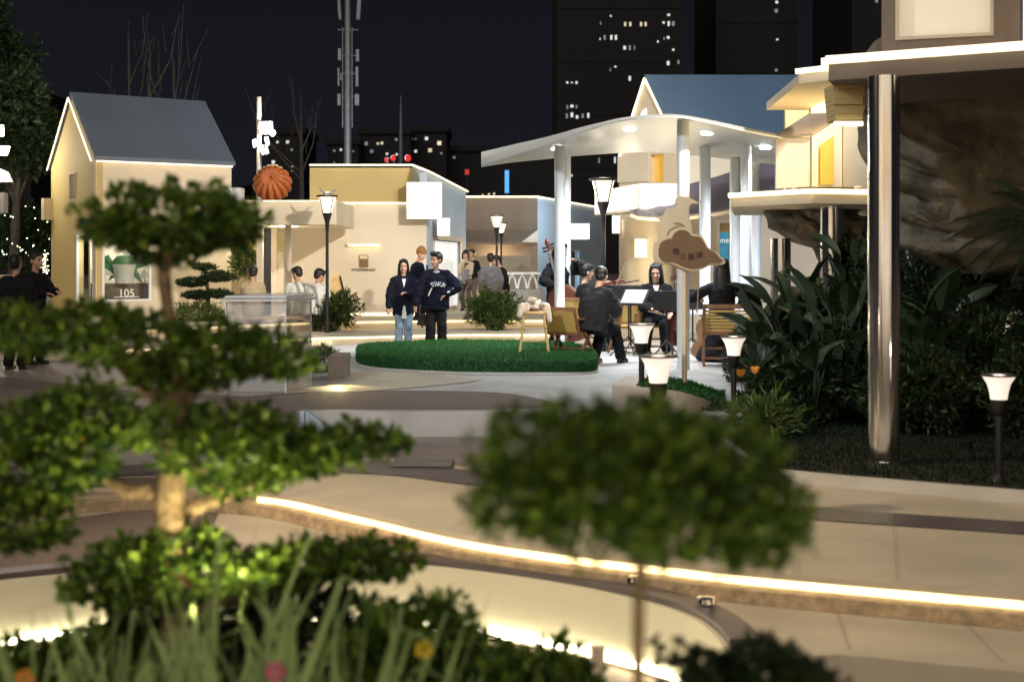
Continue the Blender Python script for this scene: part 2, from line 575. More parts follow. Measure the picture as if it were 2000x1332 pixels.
# inlays on the middle plaza (4 mm steps)
flat('taupe_paving', [(-600, 910), (0, 903), (500, 895), (760, 893), (900, 909), (1200, 936), (1500, 972), (1540, 928), (1420, 860), (1200, 830), (560, 790), (-200, 830), (-600, 850)], ZL1 + .004, M['taupe'])
flat('dark_paving_band', smooth_curve([(-600, 925), (200, 905), (500, 897), (750, 900), (900, 916), (1200, 945), (1560, 987), (2000, 1018), (2500, 1048)], 4) +
     smooth_curve([(2500, 1078), (2000, 1042), (1570, 1012), (1200, 975), (900, 944), (740, 925), (500, 920), (200, 930), (-600, 960)], 4), ZL1 + .008, M['dark'])
flat('dark_left_paving', [(-500, 945), (0, 935), (300, 932), (470, 926), (500, 940), (495, 952), (200, 950), (-200, 978)], ZL1 + .012, M['brown'])
flat('dark_left_lower_paving', [(-500, 1085), (-100, 1055), (150, 1010), (330, 985), (430, 992), (400, 1060), (300, 1095), (80, 1112), (-120, 1140), (-400, 1220)], ZL0 + .006, M['brown'])
def joint(pxs, z, w=.0045):
    pts = [G(x, y, z) for x, y in pxs]
    for a, b in zip(pts, pts[1:]):
        t = (b - a).normalized(); nn = Vector((t.y, -t.x, 0)) * w / 2
        mbj = MB().add([a - nn + Vector((0, 0, .0145)), a + nn + Vector((0, 0, .0145)), b + nn + Vector((0, 0, .0145)), b - nn + Vector((0, 0, .0145))], [(0, 1, 2, 3)])
        structure('paving_joint', mbj, M['taupe'])
for x0, y0, x1, y1 in ((1742, 1000, 1752, 1138), (1310, 975, 1240, 1090), (1000, 948, 880, 1038), (700, 930, 560, 975), (2150, 1050, 2300, 1180)):
    joint([(x0, y0), (x1, y1)], ZL1)
for x0, y0, x1, y1 in ((1850, 1185, 1960, 1300), (1620, 1165, 1660, 1275), (1100, 1108, 1090, 1120)):
    joint([(x0, y0), (x1, y1)], ZL0)
joint([(900, 744), (1190, 752)], 0); joint([(1112, 795), (1190, 793)], 0); joint([(830, 800), (828, 803)], 0); joint([(1060, 770), (1195, 764)], 0)
# water channel grate
gr = wthing('drain_grate', 'dark slotted drain grate set into the taupe paving', 'drain', G(840, 905, ZL1))
mbg = MB(); c = G(840, 905, ZL1 + .012)
mbg.box(c.x - .32, c.y - .22, ZL1 + .009, c.x + .20, c.y + .24, ZL1 + .013)
obj('tray', mbg, M['black'], gr)
for k in range(6):
    yy = c.y - .2 + k * .075
    obj('slat', MB().box(c.x - .31, yy, ZL1 + .014, c.x + .19, yy + .03, ZL1 + .022), M['grey'], gr)

# inlays and a painted lit crescent on the upper square
flat('brown_lens_inlay', smooth_curve([(340, 800), (450, 778), (640, 764), (860, 763), (1000, 769), (1108, 792)], 4) +
     smooth_curve([(1108, 795), (950, 799), (800, 800), (600, 800), (550, 818), (400, 838)], 4), .004, M['brown'])
flat('lit_crescent_paint', smooth_curve([(640, 752), (665, 735), (720, 725), (860, 728), (938, 739)], 4) + smooth_curve([(938, 742), (860, 752), (690, 765), (640, 760)], 4), .008, M['plazatan'])  # tan patch puts the lit crescent into the paving colour
flat('brown_path', [(-800, 700), (-300, 696), (120, 700), (420, 735), (640, 764), (450, 778), (340, 800), (400, 838), (-200, 868), (-900, 890)], .004, M['taupe'])
flat('brown_path_stripe', [(-700, 742), (0, 735), (230, 760), (560, 778), (560, 784), (200, 774), (-20, 752), (-700, 762)], .008, M['brown'])
# raised step platforms with light lines
poly1 = smooth_curve([(200, 705), (450, 690), (610, 677), (750, 673), (900, 669), (1050, 669), (1150, 664)], 4)
pp = [(G(x, y, 0).x, G(x, y, 0).y) for x, y in poly1] + [(4, 30), (4, 46), (-20, 50), (-20, 24)]
structure('lower_step', MB().prism(pp, -.01, .15), M['cream'])
poly2 = smooth_curve([(150, 668), (400, 655), (610, 645), (750, 642), (900, 640), (1050, 640), (1120, 636)], 4)
pp = [(G(x, y, .15).x, G(x, y, .15).y) for x, y in poly2] + [(3.5, 33), (3.5, 48), (-20, 52), (-20, 28)]
structure('upper_step', MB().prism(pp, .14, .30), M['cream'])
ss = wthing('lit_steps', 'two shallow cream steps before the shops with glowing lines', 'step', G(800, 672, 0))
strip_along([(x, y) for x, y in poly1], 0, .03, .03, .148, .005, M['led'], 'light_strip', ss)
strip_along([(x, y) for x, y in poly2], .15, .03, .03, .148, .005, M['led'], 'light_strip', ss)
structure('planting_bed', MB().prism([(G(x, y, -.18).x, G(x, y, -.18).y) for x, y in smooth_curve([(1330, 812), (1400, 850), (1480, 905), (1540, 922), (2000, 962), (2700, 1020)], 4)] + [(14, 10), (14, 32), (4.6, 30), (3.2, 16.5)], -.30, -.18), M['soil'])
kb = wthing('bed_kerb', 'pale low kerb along the dark planting bed', 'kerb', G(1700, 940, -.2))
strip_along(smooth_curve([(1330, 812), (1400, 850), (1480, 905), (1540, 922), (2000, 962), (2700, 1020)], 4), -.18, .05, .09, .02, -.01, M['plaza'], 'kerb_stone', kb)


# ------------------------------------------------------------------ blades and leaves (numpy)
def leaf_mesh(name, pos, nrm_dir, length, width, mat_, parent=None, up_bias=0.0, droop=0.25, tint_bias=None, **kw):
    """pos (n,3); each leaf is a folded blade of 2 quads"""
    n = len(pos)
    off = np.array(org_of(parent))
    d = nrm_dir + np.random.normal(0, .55, (n, 3))
    d[:, 2] += up_bias
    d /= np.linalg.norm(d, axis=1)[:, None] + 1e-9
    r = np.random.normal(0, 1, (n, 3))
    s = np.cross(d, r); s /= np.linalg.norm(s, axis=1)[:, None] + 1e-9
    u = np.cross(s, d)
    L = length * np.random.uniform(.45, 1.4, (n, 1)); W = width * np.random.uniform(.7, 1.2, (n, 1))
    p = pos - off
    a = p
    b = p + d * L * .5 + s * W * .5 + u * W * .18
    c = p + d * L - u * L * droop
    e = p + d * L * .5 - s * W * .5 + u * W * .18
    mpt = p + d * L * .5
    v = np.stack([a, b, c, e, mpt], 1).reshape(-1, 3)
    base = (np.arange(n) * 5)[:, None]
    f = np.concatenate([base + np.array([[0, 1, 4]]), base + np.array([[1, 2, 4]]), base + np.array([[2, 3, 4]]), base + np.array([[3, 0, 4]])], 1).reshape(-1, 3)
    me = bpy.data.meshes.new(name)
    me.vertices.add(len(v)); me.vertices.foreach_set('co', v.ravel())
    me.loops.add(f.size); me.loops.foreach_set('vertex_index', f.ravel().astype(np.int32))
    me.polygons.add(len(f)); me.polygons.foreach_set('loop_start', (np.arange(len(f)) * 3).astype(np.int32))
    me.update(calc_edges=True)
    at = me.attributes.new('tint', 'FLOAT', 'POINT')
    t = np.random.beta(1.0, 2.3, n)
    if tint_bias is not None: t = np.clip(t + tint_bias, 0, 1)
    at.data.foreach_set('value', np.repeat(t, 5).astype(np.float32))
    me.materials.append(mat_)
    o = bpy.data.objects.new(name, me); COL.objects.link(o)
    if parent is not None: o.parent = parent
    setp(o, kind='stuff', **kw)
    return o


def cloud_points(c, r, n, shell=.35, flat_bottom=True, lump=.18, low_f=.5):
    c = np.array(c); r = np.array(r)
    d = np.random.normal(0, 1, (n, 3)); d /= np.linalg.norm(d, axis=1)[:, None]
    ph = np.random.uniform(0, 6.28, 6)
    l = 1 + lump * (np.sin(d[:, 0] * 5 + ph[0]) * np.sin(d[:, 1] * 6 + ph[1]) + np.sin(d[:, 2] * 5 + ph[2] + d[:, 0] * 7)) * .7
    rad = (1 - shell * np.random.uniform(0, 1, n) ** 1.3) * l
    p = d * rad[:, None]
    if flat_bottom:
        low = p[:, 2] < 0
        p[low, 2] *= low_f
    return c + p * r, d


def turf_field(name, poly_fn, n, h, mat_, parent=None, **kw):
    pos = poly_fn(n)
    dirs = np.tile(np.array([0, 0, 1.2]), (len(pos), 1))
    o = leaf_mesh(name, pos, dirs, h, h * .35, mat_, parent, up_bias=.3, droop=.2, **kw)
    return o


def inside_poly(poly, n, z):
    P2 = np.array([(p[0], p[1]) for p in poly]); lo = P2.min(0); hi = P2.max(0)
    out = []
    tot = 0
    while tot < n:
        q = np.random.uniform(lo, hi, (n, 2))
        ins = np.zeros(n, bool); j = len(P2) - 1
        for i in range(len(P2)):
            c1 = (P2[i, 1] > q[:, 1]) != (P2[j, 1] > q[:, 1])
            with np.errstate(divide='ignore', invalid='ignore'):
                xx = (P2[j, 0] - P2[i, 0]) * (q[:, 1] - P2[i, 1]) / (P2[j, 1] - P2[i, 1]) + P2[i, 0]
            ins ^= c1 & (q[:, 0] < xx)
            j = i
        out.append(q[ins]); tot += ins.sum()
    q = np.concatenate(out)[:n]
    return np.column_stack([q, np.full(len(q), z)])


# green turf island
ti = wthing('turf_island', 'raised leaf shaped island covered with bright green turf', 'turf mound', G(930, 730, 0))
tf = smooth_curve([(700, 700), (704, 714), (760, 723), (900, 730), (1050, 731), (1150, 730), (1163, 722), (1160, 712)], 4)
tb = smooth_curve([(1120, 694), (1040, 690), (900, 688), (780, 692), (715, 696)], 4)
tp = [G(x, y, 0) for x, y in tf + tb]
tc_ = sum(tp, Vector()) / len(tp)
mb = MB(); n = len(tp)
rings = [(1.0, 0.0), (1.0, .14), (.985, .175), (.95, .195), (.6, .205)]
for s, z in rings:
    for p in tp:
        q = tc_ + (p - tc_) * s; mb.v.append((q.x, q.y, z))
for i in range(len(rings) - 1):
    for k in range(n): mb.f.append((i * n + k, i * n + (k + 1) % n, (i + 1) * n + (k + 1) % n, (i + 1) * n + k))
mb.f.append(tuple(range((len(rings) - 1) * n, len(rings) * n)))
obj('turf_body', mb, M['turfbase'], ti, smooth=True)
obj('kerb', MB().prism([tuple((tc_ + (p - tc_) * 1.025)[:2]) for p in tp], 0, .028), M['plaza'], ti)
pos = inside_poly([(p.x, p.y) for p in tp], 26000, .185)
leaf_mesh('turf_blades', pos, np.tile([0, 0, 1.3], (len(pos), 1)), .045, .012, M['grassg'], ti, up_bias=.4)
# blades on the flank
k = np.random.randint(0, n, 14000); t = np.random.uniform(0, 1, 14000)
A = np.array([tuple(p) for p in tp]); Bq = A[(k + 1) % n] * t[:, None] + A[k] * (1 - t)[:, None]
Bq[:, 2] = np.random.uniform(0, .19, 14000)
dd = Bq - np.array(tc_); dd[:, 2] = 0; dd /= np.linalg.norm(dd, axis=1)[:, None]
leaf_mesh('turf_edge_blades', Bq, dd * .8, .035, .012, M['grassg'], ti, up_bias=.4)

# raised planter with turf behind the lamps
rp = wthing('low_planter', 'low tan planter wall with a strip of turf behind the path lamps', 'planter', G(1280, 805, 0))
zt = .23
pf = [G(x, y, 0) for x, y in smooth_curve([(1195, 800), (1230, 806), (1290, 809), (1350, 806), (1395, 797), (1404, 790)], 4)]
pb = [Vector((pf[-1].x + .25, pf[-1].y + .5, 0)), Vector((pf[-1].x + .1, pf[-1].y + 1.2, 0)), Vector((pf[0].x + .5, pf[0].y + 1.2, 0)), Vector((pf[0].x, pf[0].y + .6, 0))]
def ztop_(p):
    px = 1000 + p.x / p.y * F
    return zat(float(np.interp(px, [1195, 1264, 1330, 1397, 1410], [752, 758, 766, 788, 795])), p.y)
tops = [max(.015, ztop_(p)) for p in pf]
mb = MB(); n0 = len(pf)
for p, z in zip(pf, tops):
    mb.v += [(p.x, p.y, -.01), (p.x, p.y, z), (p.x + .25, p.y + 1.3, -.01), (p.x + .25, p.y + 1.3, max(.012, z * .95))]
for k in range(n0 - 1):
    a, b = k * 4, k * 4 + 4
    mb.f += [(a, b, b + 1, a + 1), (a + 1, b + 1, b + 3, a + 3), (a + 3, b + 3, b + 2, a + 2)]
mb.f += [(0, 1, 3, 2), (n0 * 4 - 4, n0 * 4 - 2, n0 * 4 - 1, n0 * 4 - 3)]
obj('planter_wall', mb, M['plazatan'], rp)
tq = []
for _ in range(5200):
    k = np.random.uniform(1.5 + n0 * .18, n0 - 1.001); ki = int(k); f_ = k - ki
    p = pf[ki].lerp(pf[ki + 1], f_); z = tops[ki] * (1 - f_) + tops[ki + 1] * f_; t_ = np.random.uniform(.05, .8)
    tq.append((p.x + .25 * t_, p.y + 1.3 * t_, z))
pos = np.array(tq)
leaf_mesh('turf_blades', pos, np.tile([0, 0, 1.], (len(pos), 1)), .05, .015, M['grassg'], rp)
# bed behind the planter

# lawn of the right bed
pos = inside_poly([(G(x, y, -.18).x, G(x, y, -.18).y) for x, y in [(1335, 808), (1400, 845), (1480, 900), (1540, 919), (2000, 956), (2200, 960), (2100, 820), (1500, 790)]], 16000, -.18)
leaf_mesh('lawn', pos, np.tile([0, 0, 1.], (len(pos), 1)), .045, .014, M['lawn'], None, label='dark short lawn in the planting bed beside the steel column', cat='grass')


# ------------------------------------------------------------------ walls
def ray_u(A, B, px):
    """where the sight line of column px meets the wall line A-B: u metres from A and depth"""
    k = (px - 1000) / F
    ax, ay = A; bx, by = B
    t = (k * ay - ax) / ((bx - ax) - k * (by - ay))
    L = math.hypot(bx - ax, by - ay)
    return t * L, ay + (by - ay) * t




class Wall:
    def __init__(s, A, B, inward=1):
        s.A = Vector((A[0], A[1], 0)); s.B = Vector((B[0], B[1], 0))
        s.L = (s.B - s.A).length
        s.t = (s.B - s.A) / s.L
        s.n = Vector((s.t.y, -s.t.x, 0)) * inward      # outward normal (towards viewer for left->right walls)

    def p(s, u, z, out=0.0): return s.A + s.t * u + s.n * out + Vector((0, 0, z))

    def rect(s, px0, py0, px1, py1):
        u0, d0 = ray_u(s.A[:2], s.B[:2], px0); u1, d1 = ray_u(s.A[:2], s.B[:2], px1)
        d = (d0 + d1) / 2
        return (u0, u1, zat(py1, d), zat(py0, d))

    def panel(s, mb, u0, u1, z0, z1, o0, o1):
        a = s.p((u0 + u1) / 2, (z0 + z1) / 2, (o0 + o1) / 2)
        return mb.obox(a, s.t * (u1 - u0) / 2, s.n * (o1 - o0) / 2, Vector((0, 0, (z1 - z0) / 2)))

    def build(s, mb, z0, z1, holes=(), t=.15, u0=0, u1=None):
        u1 = s.L if u1 is None else u1
        us = sorted({u0, u1} | {min(max(h[i], u0), u1) for h in holes for i in (0, 1)})
        for i in range(len(us) - 1):
            a, b = us[i], us[i + 1]
            if b - a < 1e-5: continue
            hs = sorted([(h[2], h[3]) for h in holes if h[0] <= a + 1e-6 and h[1] >= b - 1e-6])
            z = z0
            for h0, h1 in hs:
                if h0 > z: s.panel(mb, a, b, z, h0, -t, 0)
                z = max(z, h1)
            if z < z1: s.panel(mb, a, b, z, z1, -t, 0)
        return mb

    def frame(s, name, r, w, m, parent, out=.02, depth=.06):
        u0, u1, z0, z1 = r
        mb = MB()
        s.panel(mb, u0, u1, z1 - w, z1, out - depth, out)
        s.panel(mb, u0, u1, z0, z0 + w, out - depth, out)
        s.panel(mb, u0, u0 + w, z0 + w, z1 - w, out - depth, out)
        s.panel(mb, u1 - w, u1, z0 + w, z1 - w, out - depth, out)
        return obj(name, mb, m, parent)


def line(mb, a, b, r=.022): return mb.beam(a, b, r * 2, r * 2)


# ------------------------------------------------------------------ left gabled house
hl = wthing('gabled_house', 'cream gabled house with slate grey roof, outlined by light strips, at left', 'house', (-8, 31, .0))
cA = (P(100, 328, 33.1).x, 33.1); cB = (P(187, 309, 30).x, 30.0); cC = (P(452, 320, 31.8).x, 31.8)
ze = zat(311, 30)
WG = Wall(cA, cB); WF = Wall(cB, cC)
rF = WF.rect(199, 452, 295, 589); rG = WG.rect(150, 455, 183, 592)
mb = MB(); WF.build(mb, -.1, ze, [rF]); obj('front_wall', mb, M['cream'], hl)
mb = MB()
rS = WG.rect(136, 338, 149, 392)
WG.build(mb, -.1, ze, [rG, rS], u1=WG.L - .001)
apz = zat(188, 31.55)
mb.extr([WG.p(0, ze), WG.p(WG.L, ze), WG.p(WG.L / 2, apz)], WG.n * -.15)
obj('gable_wall', mb, M['ochre'], hl)  # ochre paints in the weaker light on this gable of the cream house
back = WG.t * 0
mb = MB()   # hidden walls
rb = Wall((cC[0], cC[1]), (cC[0] + (cA[0] - cB[0]), cC[1] + (cA[1] - cB[1])))
rb.build(mb, -.1, ze); mb.extr([rb.p(0, ze), rb.p(rb.L, ze), rb.p(rb.L / 2, apz)], rb.n * -.15)
obj('far_gable_wall', mb, M['tan'], hl)
D = Vector((cA[0] - cB[0], cA[1] - cB[1], 0)); E = Vector((cC[0] - cB[0], cC[1] - cB[1], 0))
e0 = Vector((cB[0], cB[1], ze)); e1 = Vector((cC[0], cC[1], ze)); r0 = e0 + D / 2 + Vector((0, 0, apz - ze)); r1 = e1 + D / 2 + Vector((0, 0, apz - ze))
ov = E.normalized() * .05
mb = MB()
mb.extr([e0 - ov - D * .03 + Vector((0, 0, -.03)), e1 + ov - D * .03 + Vector((0, 0, -.03)), r1 + ov, r0 - ov], (0, 0, .09))
mb.extr([e0 + D * 1.03 - ov + Vector((0, 0, -.03)), r0 - ov, r1 + ov, e1 + D * 1.03 + ov + Vector((0, 0, -.03))], (0, 0, .09))
obj('roof', mb, M['roofgrey'], hl)
def seam(a, b, nm='light_strip', par=hl, m='ledlow', r=.02):
    r *= .6
    return obj(nm, line(MB(), a, b, r), M[m], par)
dn = Vector((0, 0, -.045)); o_ = WG.n * .03
seam(e0 - ov * 1.4 + dn + o_, r0 - ov * 1.4 + dn + o_); seam(e0 + D - ov * 1.4 + dn + o_, r0 - ov * 1.4 + dn + o_)
fo = WF.n * .06
seam(e0 + fo + dn, e1 + fo + dn, r=.028)
# corner shop window
wv = obj('shop_window', MB().box(0, 0, 0, .01, .01, .01), M['white'], hl)
bpy.data.objects.remove(wv)
fr1 = WF.frame('window_frame', rF, .05, M['white'], hl); fr2 = WG.frame('window_frame', rG, .05, M['white'], hl)
mb = MB(); WF.panel(mb, rF[0] + .05, rF[1] - .05, rF[2] + .05, rF[3] - .05, -.05, -.04); obj('pane', mb, M['glass'], fr1)
mb = MB(); WG.panel(mb, rG[0] + .05, rG[1] - .05, rG[2] + .05, rG[3] - .05, -.05, -.04); obj('pane', mb, M['glass'], fr2)
# inside the shop: back wall, counter
mb = MB(); WF.panel(mb, .5, 2.6, .0, ze, -1.9, -1.8); obj('interior_wall', mb, M['interior'], hl)
mb = MB(); WF.panel(mb, .2, 2.2, .0, rF[2] + .38, -.9, -.5); obj('counter', mb, M['brownwall'], hl)
lamp('POINT', WF.p(.9, rF[3] - .1, -.9), 60, (1, .93, .8), size=.2, parent=hl)
# display pot
cc = WF.p((rF[0] + rF[1]) / 2 + .08, rF[2] + .38, -.35)
for k, (uu, zz) in enumerate(((.25, .55), (1.15, .5), (.95, .95))):
    c_ = WF.p(rF[0] + uu, rF[2] + zz, -.55)
    o_c = wthing('paper_umbrella', 'white paper umbrella in the corner shop window, ' + ('left of the giant pot', 'right of the giant pot', 'highest, above the giant pot')[k], 'umbrella', c_)
    obj('canopy', MB().lathe([(.22, 0), (.12, .10), (.01, .17)], c_, 10), M['white'], o_c); obj('stick', MB().tube([c_ + Vector((0, 0, -.22)), c_ + Vector((0, 0, .16))], .008, 5), M['black'], o_c)
dp = wthing('display_pot', 'giant white pot with green dome displayed in the corner shop window', 'display pot', cc)
obj('pot', MB().lathe([(.19, .0), (.25, .38), (.27, .40), (.25, .42)], cc, 24), M['white'], dp, smooth=True)
obj('dome', MB().lathe([(.26, .41), (.24, .50), (.18, .58), (.08, .63), (.01, .64)], cc, 24), M['potgreen'], dp, smooth=True)
for i, (a, l, dz) in enumerate([(-2.6, .55, .25), (-.5, .6, .2), (-2.2, .45, -.2), (-.9, .55, -.25), (-3.0, .6, 0)]):
    q = cc + Vector((math.cos(a) * .12, 0, .25))
    e = q + Vector((math.cos(a) * l, -.05, dz))
    mdl = (q + e) / 2 + Vector((0, 0, .12))
    obj('leaf', MB().add([q, mdl + Vector((0, 0, .13)), e, mdl - Vector((0, 0, .13)), mdl + Vector((0, -.05, 0))], [(0, 1, 4), (1, 2, 4), (2, 3, 4), (3, 0, 4)]), M['potgreen'], dp)


def text(body, loc, size, m, parent=None, rot=(R(90), 0, 0), depth=.004, name='lettering', align='CENTER'):
    cu = bpy.data.curves.new(name, 'FONT'); cu.body = body; cu.size = size; cu.extrude = depth; cu.align_x = align
    o = bpy.data.objects.new(name, cu); COL.objects.link(o)
    o.rotation_euler = rot
    dg = bpy.context.evaluated_depsgraph_get(); dg.update()
    me = bpy.data.meshes.new_from_object(o.evaluated_get(dg))
    COL.objects.unlink(o); bpy.data.objects.remove(o)
    o = bpy.data.objects.new(name, me); COL.objects.link(o)
    me.materials.clear(); me.materials.append(m)
    o.rotation_euler = rot
    if parent is not None:
        o.parent = parent; loc = Vector(loc) - org_of(parent)
    o.location = loc
    return o


angF = math.atan2(E.y, E.x)
u_, d_ = ray_u(cB, cC, 247)
text('105', WF.p(u_, zat(580, d_), .005), .24, M['whiteink'], hl, (R(90), 0, angF))
mb = MB(); WF.panel(mb, u_ - .28, u_ + .28, rF[2] + .09, rF[2] + .105, .0, .004); obj('lettering_underline', mb, M['whiteink'], hl)
# side window with shutter slats and box
fr = WG.frame('side_window', rS, .03, M['tan'], hl)
for k in range(9):
    z0 = rS[2] + .03 + (rS[3] - rS[2] - .06) * k / 9
    mb = MB(); WG.panel(mb, rS[0] + .03, rS[1] - .03, z0, z0 + .045, -.05, -.02); obj('slat', mb, M['brownwall'], fr)
mb = MB(); WG.panel(mb, -.02, .2, zat(430, 33), zat(388, 33), .001, .22); obj('side_box', mb, M['tan'], hl)
# lit sign box on its right edge and coral goods inside
q = P(455, 390, 31.2)
sb = wthing('sign_box', 'blank white sign box beside the pergola and the grey roofed house', 'sign', q)
obj('light_panel', MB().box(P(436, 0, 31.2).x, 31.0, zat(412, 31.2), P(457, 0, 31.2).x, 31.02, zat(369, 31.2)), M['signlit'], sb)
obj('sign_case', MB().box(P(435, 0, 31.2).x, 31.021, zat(413, 31.2), P(474, 0, 31.2).x, 31.4, zat(368, 31.2)), M['white'], sb)

# ------------------------------------------------------------------ pergola with pumpkin
pg = wthing('pergola', 'flat cream pergola roof on slim posts between the two left shops', 'pergola', P(565, 640, 27.5))
x0, x1 = P(473, 0, 27.5).x, P(657, 0, 27.5).x
zt_, zb_ = zat(391, 27.5), zat(440, 27.5)
obj('roof_slab', MB().box(x0, 27.5, zb_, x1, 30.6, zt_), M['cream'], pg, bevel=.02)
for px, dd_ in ((508, 28.2), (563, 28.0), (536, 30.2)):
    x = P(px, 0, dd_).x
    obj('post', MB().box(x - .06, dd_ - .06, .1, x + .06, dd_ + .06, zb_), M['cream'], pg)
seam(Vector((P(515, 0, 27.5).x, 27.46, zt_ - .02)), Vector((x1, 27.46, zt_ - .02)), par=pg, r=.015)
for px in (497, 553, 575):
    c = Vector((P(px, 0, 28.2).x, 28.2, zb_ - .012))
    obj('downlight', MB().lathe([(.07, 0), (.07, .01)], c, 14), M['downl'], pg)
lamp('POINT', (P(530, 0, 28.6).x, 28.7, zb_ - .3), 28, (1, .85, .6), size=.1, parent=pg)
pc = P(532, 391, 28.6)
pk = wthing('giant_pumpkin', 'giant orange ribbed pumpkin sitting on the pergola roof', 'pumpkin', pc)
prof = [(.10, .0), (.30, .03), (.40, .18), (.405, .32), (.34, .46), (.22, .54), (.08, .53), (.02, .49)]
RP = Matrix.Rotation(R(62), 3, 'X'); PC0 = pc + Vector((0, 0, .27))
def tiltm(mb):
    mb.v = [tuple(PC0 + Vector((0, 0, .06)) + RP @ (Vector(v) - PC0)) for v in mb.v]; return mb
obj('shell', tiltm(MB().lathe([(r * .98, z) for r, z in prof], pc, 84, 14, .22)), M['pumpkin'], pk, smooth=True)
obj('stem', tiltm(MB().tube([pc + Vector((0, 0, .46)), pc + Vector((.02, 0, .52)), pc + Vector((.05, 0, .55))], [.05, .035, .03], 8)), M['pumpkin'], pk, smooth=True)
for k in range(7):
    a = k * .9
    obj('cap_patch', MB().ell(pc + Vector((-.22 + k * .075, -.02, .70 - .012 * (k - 3) ** 2)), (.05, .05, .022), 8, 5), M['pumpcap'], pk, smooth=True)

# ------------------------------------------------------------------ middle shop
sh = wthing('cream_shop', 'cream shop block with ochre upper storey and sloping light line', 'shop', (-2, 31, .3))
A = (P(515, 0, 31).x, 31.0); B = (P(833, 0, 31).x, 31.0)
W1 = Wall(A, B)
zf = zat(396, 31)
mb = MB(); W1.build(mb, .0, zf, [W1.rect(513, 455, 552, 640)]); obj('front_wall', mb, M['cream'], sh)
mb = MB(); W1.panel(mb, -.05, W1.L, zf, zf + .02, -1.2, .02); obj('ledge', mb, M['cream'], sh)
seam(W1.p(ray_u(A, B, 583)[0], zf - .02, .04), W1.p(ray_u(A, B, 796)[0], zf - .02, .04), par=sh, r=.026)
dU = 32.2
A2 = (P(605, 0, dU).x, dU); B2 = (P(806, 0, dU).x, dU)
W2 = Wall(A2, B2); zu = zat(323, dU)
mb = MB(); W2.build(mb, zf + .02, zu); obj('upper_wall', mb, M['ochre'], sh)
# right flank, receding, with mono-pitch top
B3 = (B[0], B[1]); C3 = (P(910, 0, 36.5).x, 36.5)
W3 = Wall(B3, C3)
ztop1 = zat(323, dU); ztop2 = zat(376, 36.5)
door = W3.rect(846, 462, 903, 640)
door = (door[0], door[1], .3, door[3])
mb = MB(); W3.build(mb, 0, ztop2 - .01, [door])
u2 = ray_u(B3, C3, 836)[0]
zB3 = zat(337, 31)
mb.extr([W3.p(0, ztop2 - .01), W3.p(W3.L, ztop2 - .01), W3.p(W3.L, ztop2), W3.p(0, zB3)], W3.n * -.15)
obj('side_wall', mb, M['bluegrey'], sh)
mb = MB(); mb.extr([Vector((B2[0], dU, zf + .02)), Vector((B[0], 31.02, zf + .02)), Vector((B[0], 31.02, zB3)), Vector((B2[0], dU, ztop1))], (0, .1, 0))
obj('upper_return', mb, M['bluegrey'], sh)
seam(Vector((A2[0], dU - .05, zu)), Vector((B2[0], dU - .05, zu)), par=sh, r=.03)
seam(Vector((B2[0], dU - .05, zu)), W3.p(0, zB3 + .02, .05), par=sh, r=.03); seam(W3.p(0, zB3 + .02, .05), W3.p(W3.L, ztop2 + .02, .05), par=sh, r=.03)
mb = MB().extr([Vector((A2[0], dU, zu - .06)), Vector((B2[0], dU, zu - .06)), W3.p(W3.L, ztop2 - .08, -.1), Vector((A2[0], 37, ztop2 - .08))], (0, 0, .04))
obj('roof', mb, M['darkgrey'], sh)
# door in the flank
fr = W3.frame('door_frame', (door[0], door[1], door[2], door[3]), .10, M['cream'], sh)
mb = MB(); W3.panel(mb, door[0] + .1, door[1] - .1, door[2] + .02, door[3] - .12, -.13, -.11); obj('door', mb, M['doorlit'], fr)
mb = MB(); W3.panel(mb, door[0] + .14, door[0] + .16, 1.1, 1.6, -.10, -.07); obj('door_handle', mb, M['black'], fr)
# wall light and plaque
wlx = (P(678, 0, 30.97).x, P(744, 0, 30.97).x)
wl_ = wthing('wall_washer', 'slim horizontal wall light glowing above a small plaque', 'wall light', P(711, 480, 31))
obj('cover', MB().box(wlx[0], 30.86, zat(478, 31), wlx[1], 30.995, zat(478, 31) + .025), M['white'], wl_)
obj('tube', MB().box(wlx[0] + .03, 30.90, zat(478, 31) - .03, wlx[1] - .03, 30.97, zat(478, 31) - .004), M['led'], wl_)
pq = wthing('wall_plaque', 'small square brown plaque with lettering on the cream shop wall', 'plaque', P(710, 510, 31))
a, b = P(702, 522, 30.99), P(719, 498, 30.99)
obj('plate', MB().box(a.x, 30.965, a.z, b.x, 30.995, b.z), M['signbrown'], pq)
obj('upper_band', MB().box(a.x + .01, 30.958, a.z + .18, b.x - .01, 30.964, b.z - .01), M['signcream'], pq)
rl = random.Random(5)
for k in range(11):
    x = (a.x + b.x) / 2 - .26 + k * .048; z = zat(528, 31)
    mbk = MB().box(x, 30.975, z - .02, x + .012, 30.985, z + .035)
    for q in range(2): zz = z - .015 + rl.random() * .045; mbk.box(x + .010, 30.975, zz, x + .032, 30.985, zz + .010)
    obj('letter', mbk, M['ink'], pq)
mb = MB(); W1.panel(mb, 0, W1.L, .301, .36, .002, .03); obj('skirting_light', mb, M['ledlow'], sh)
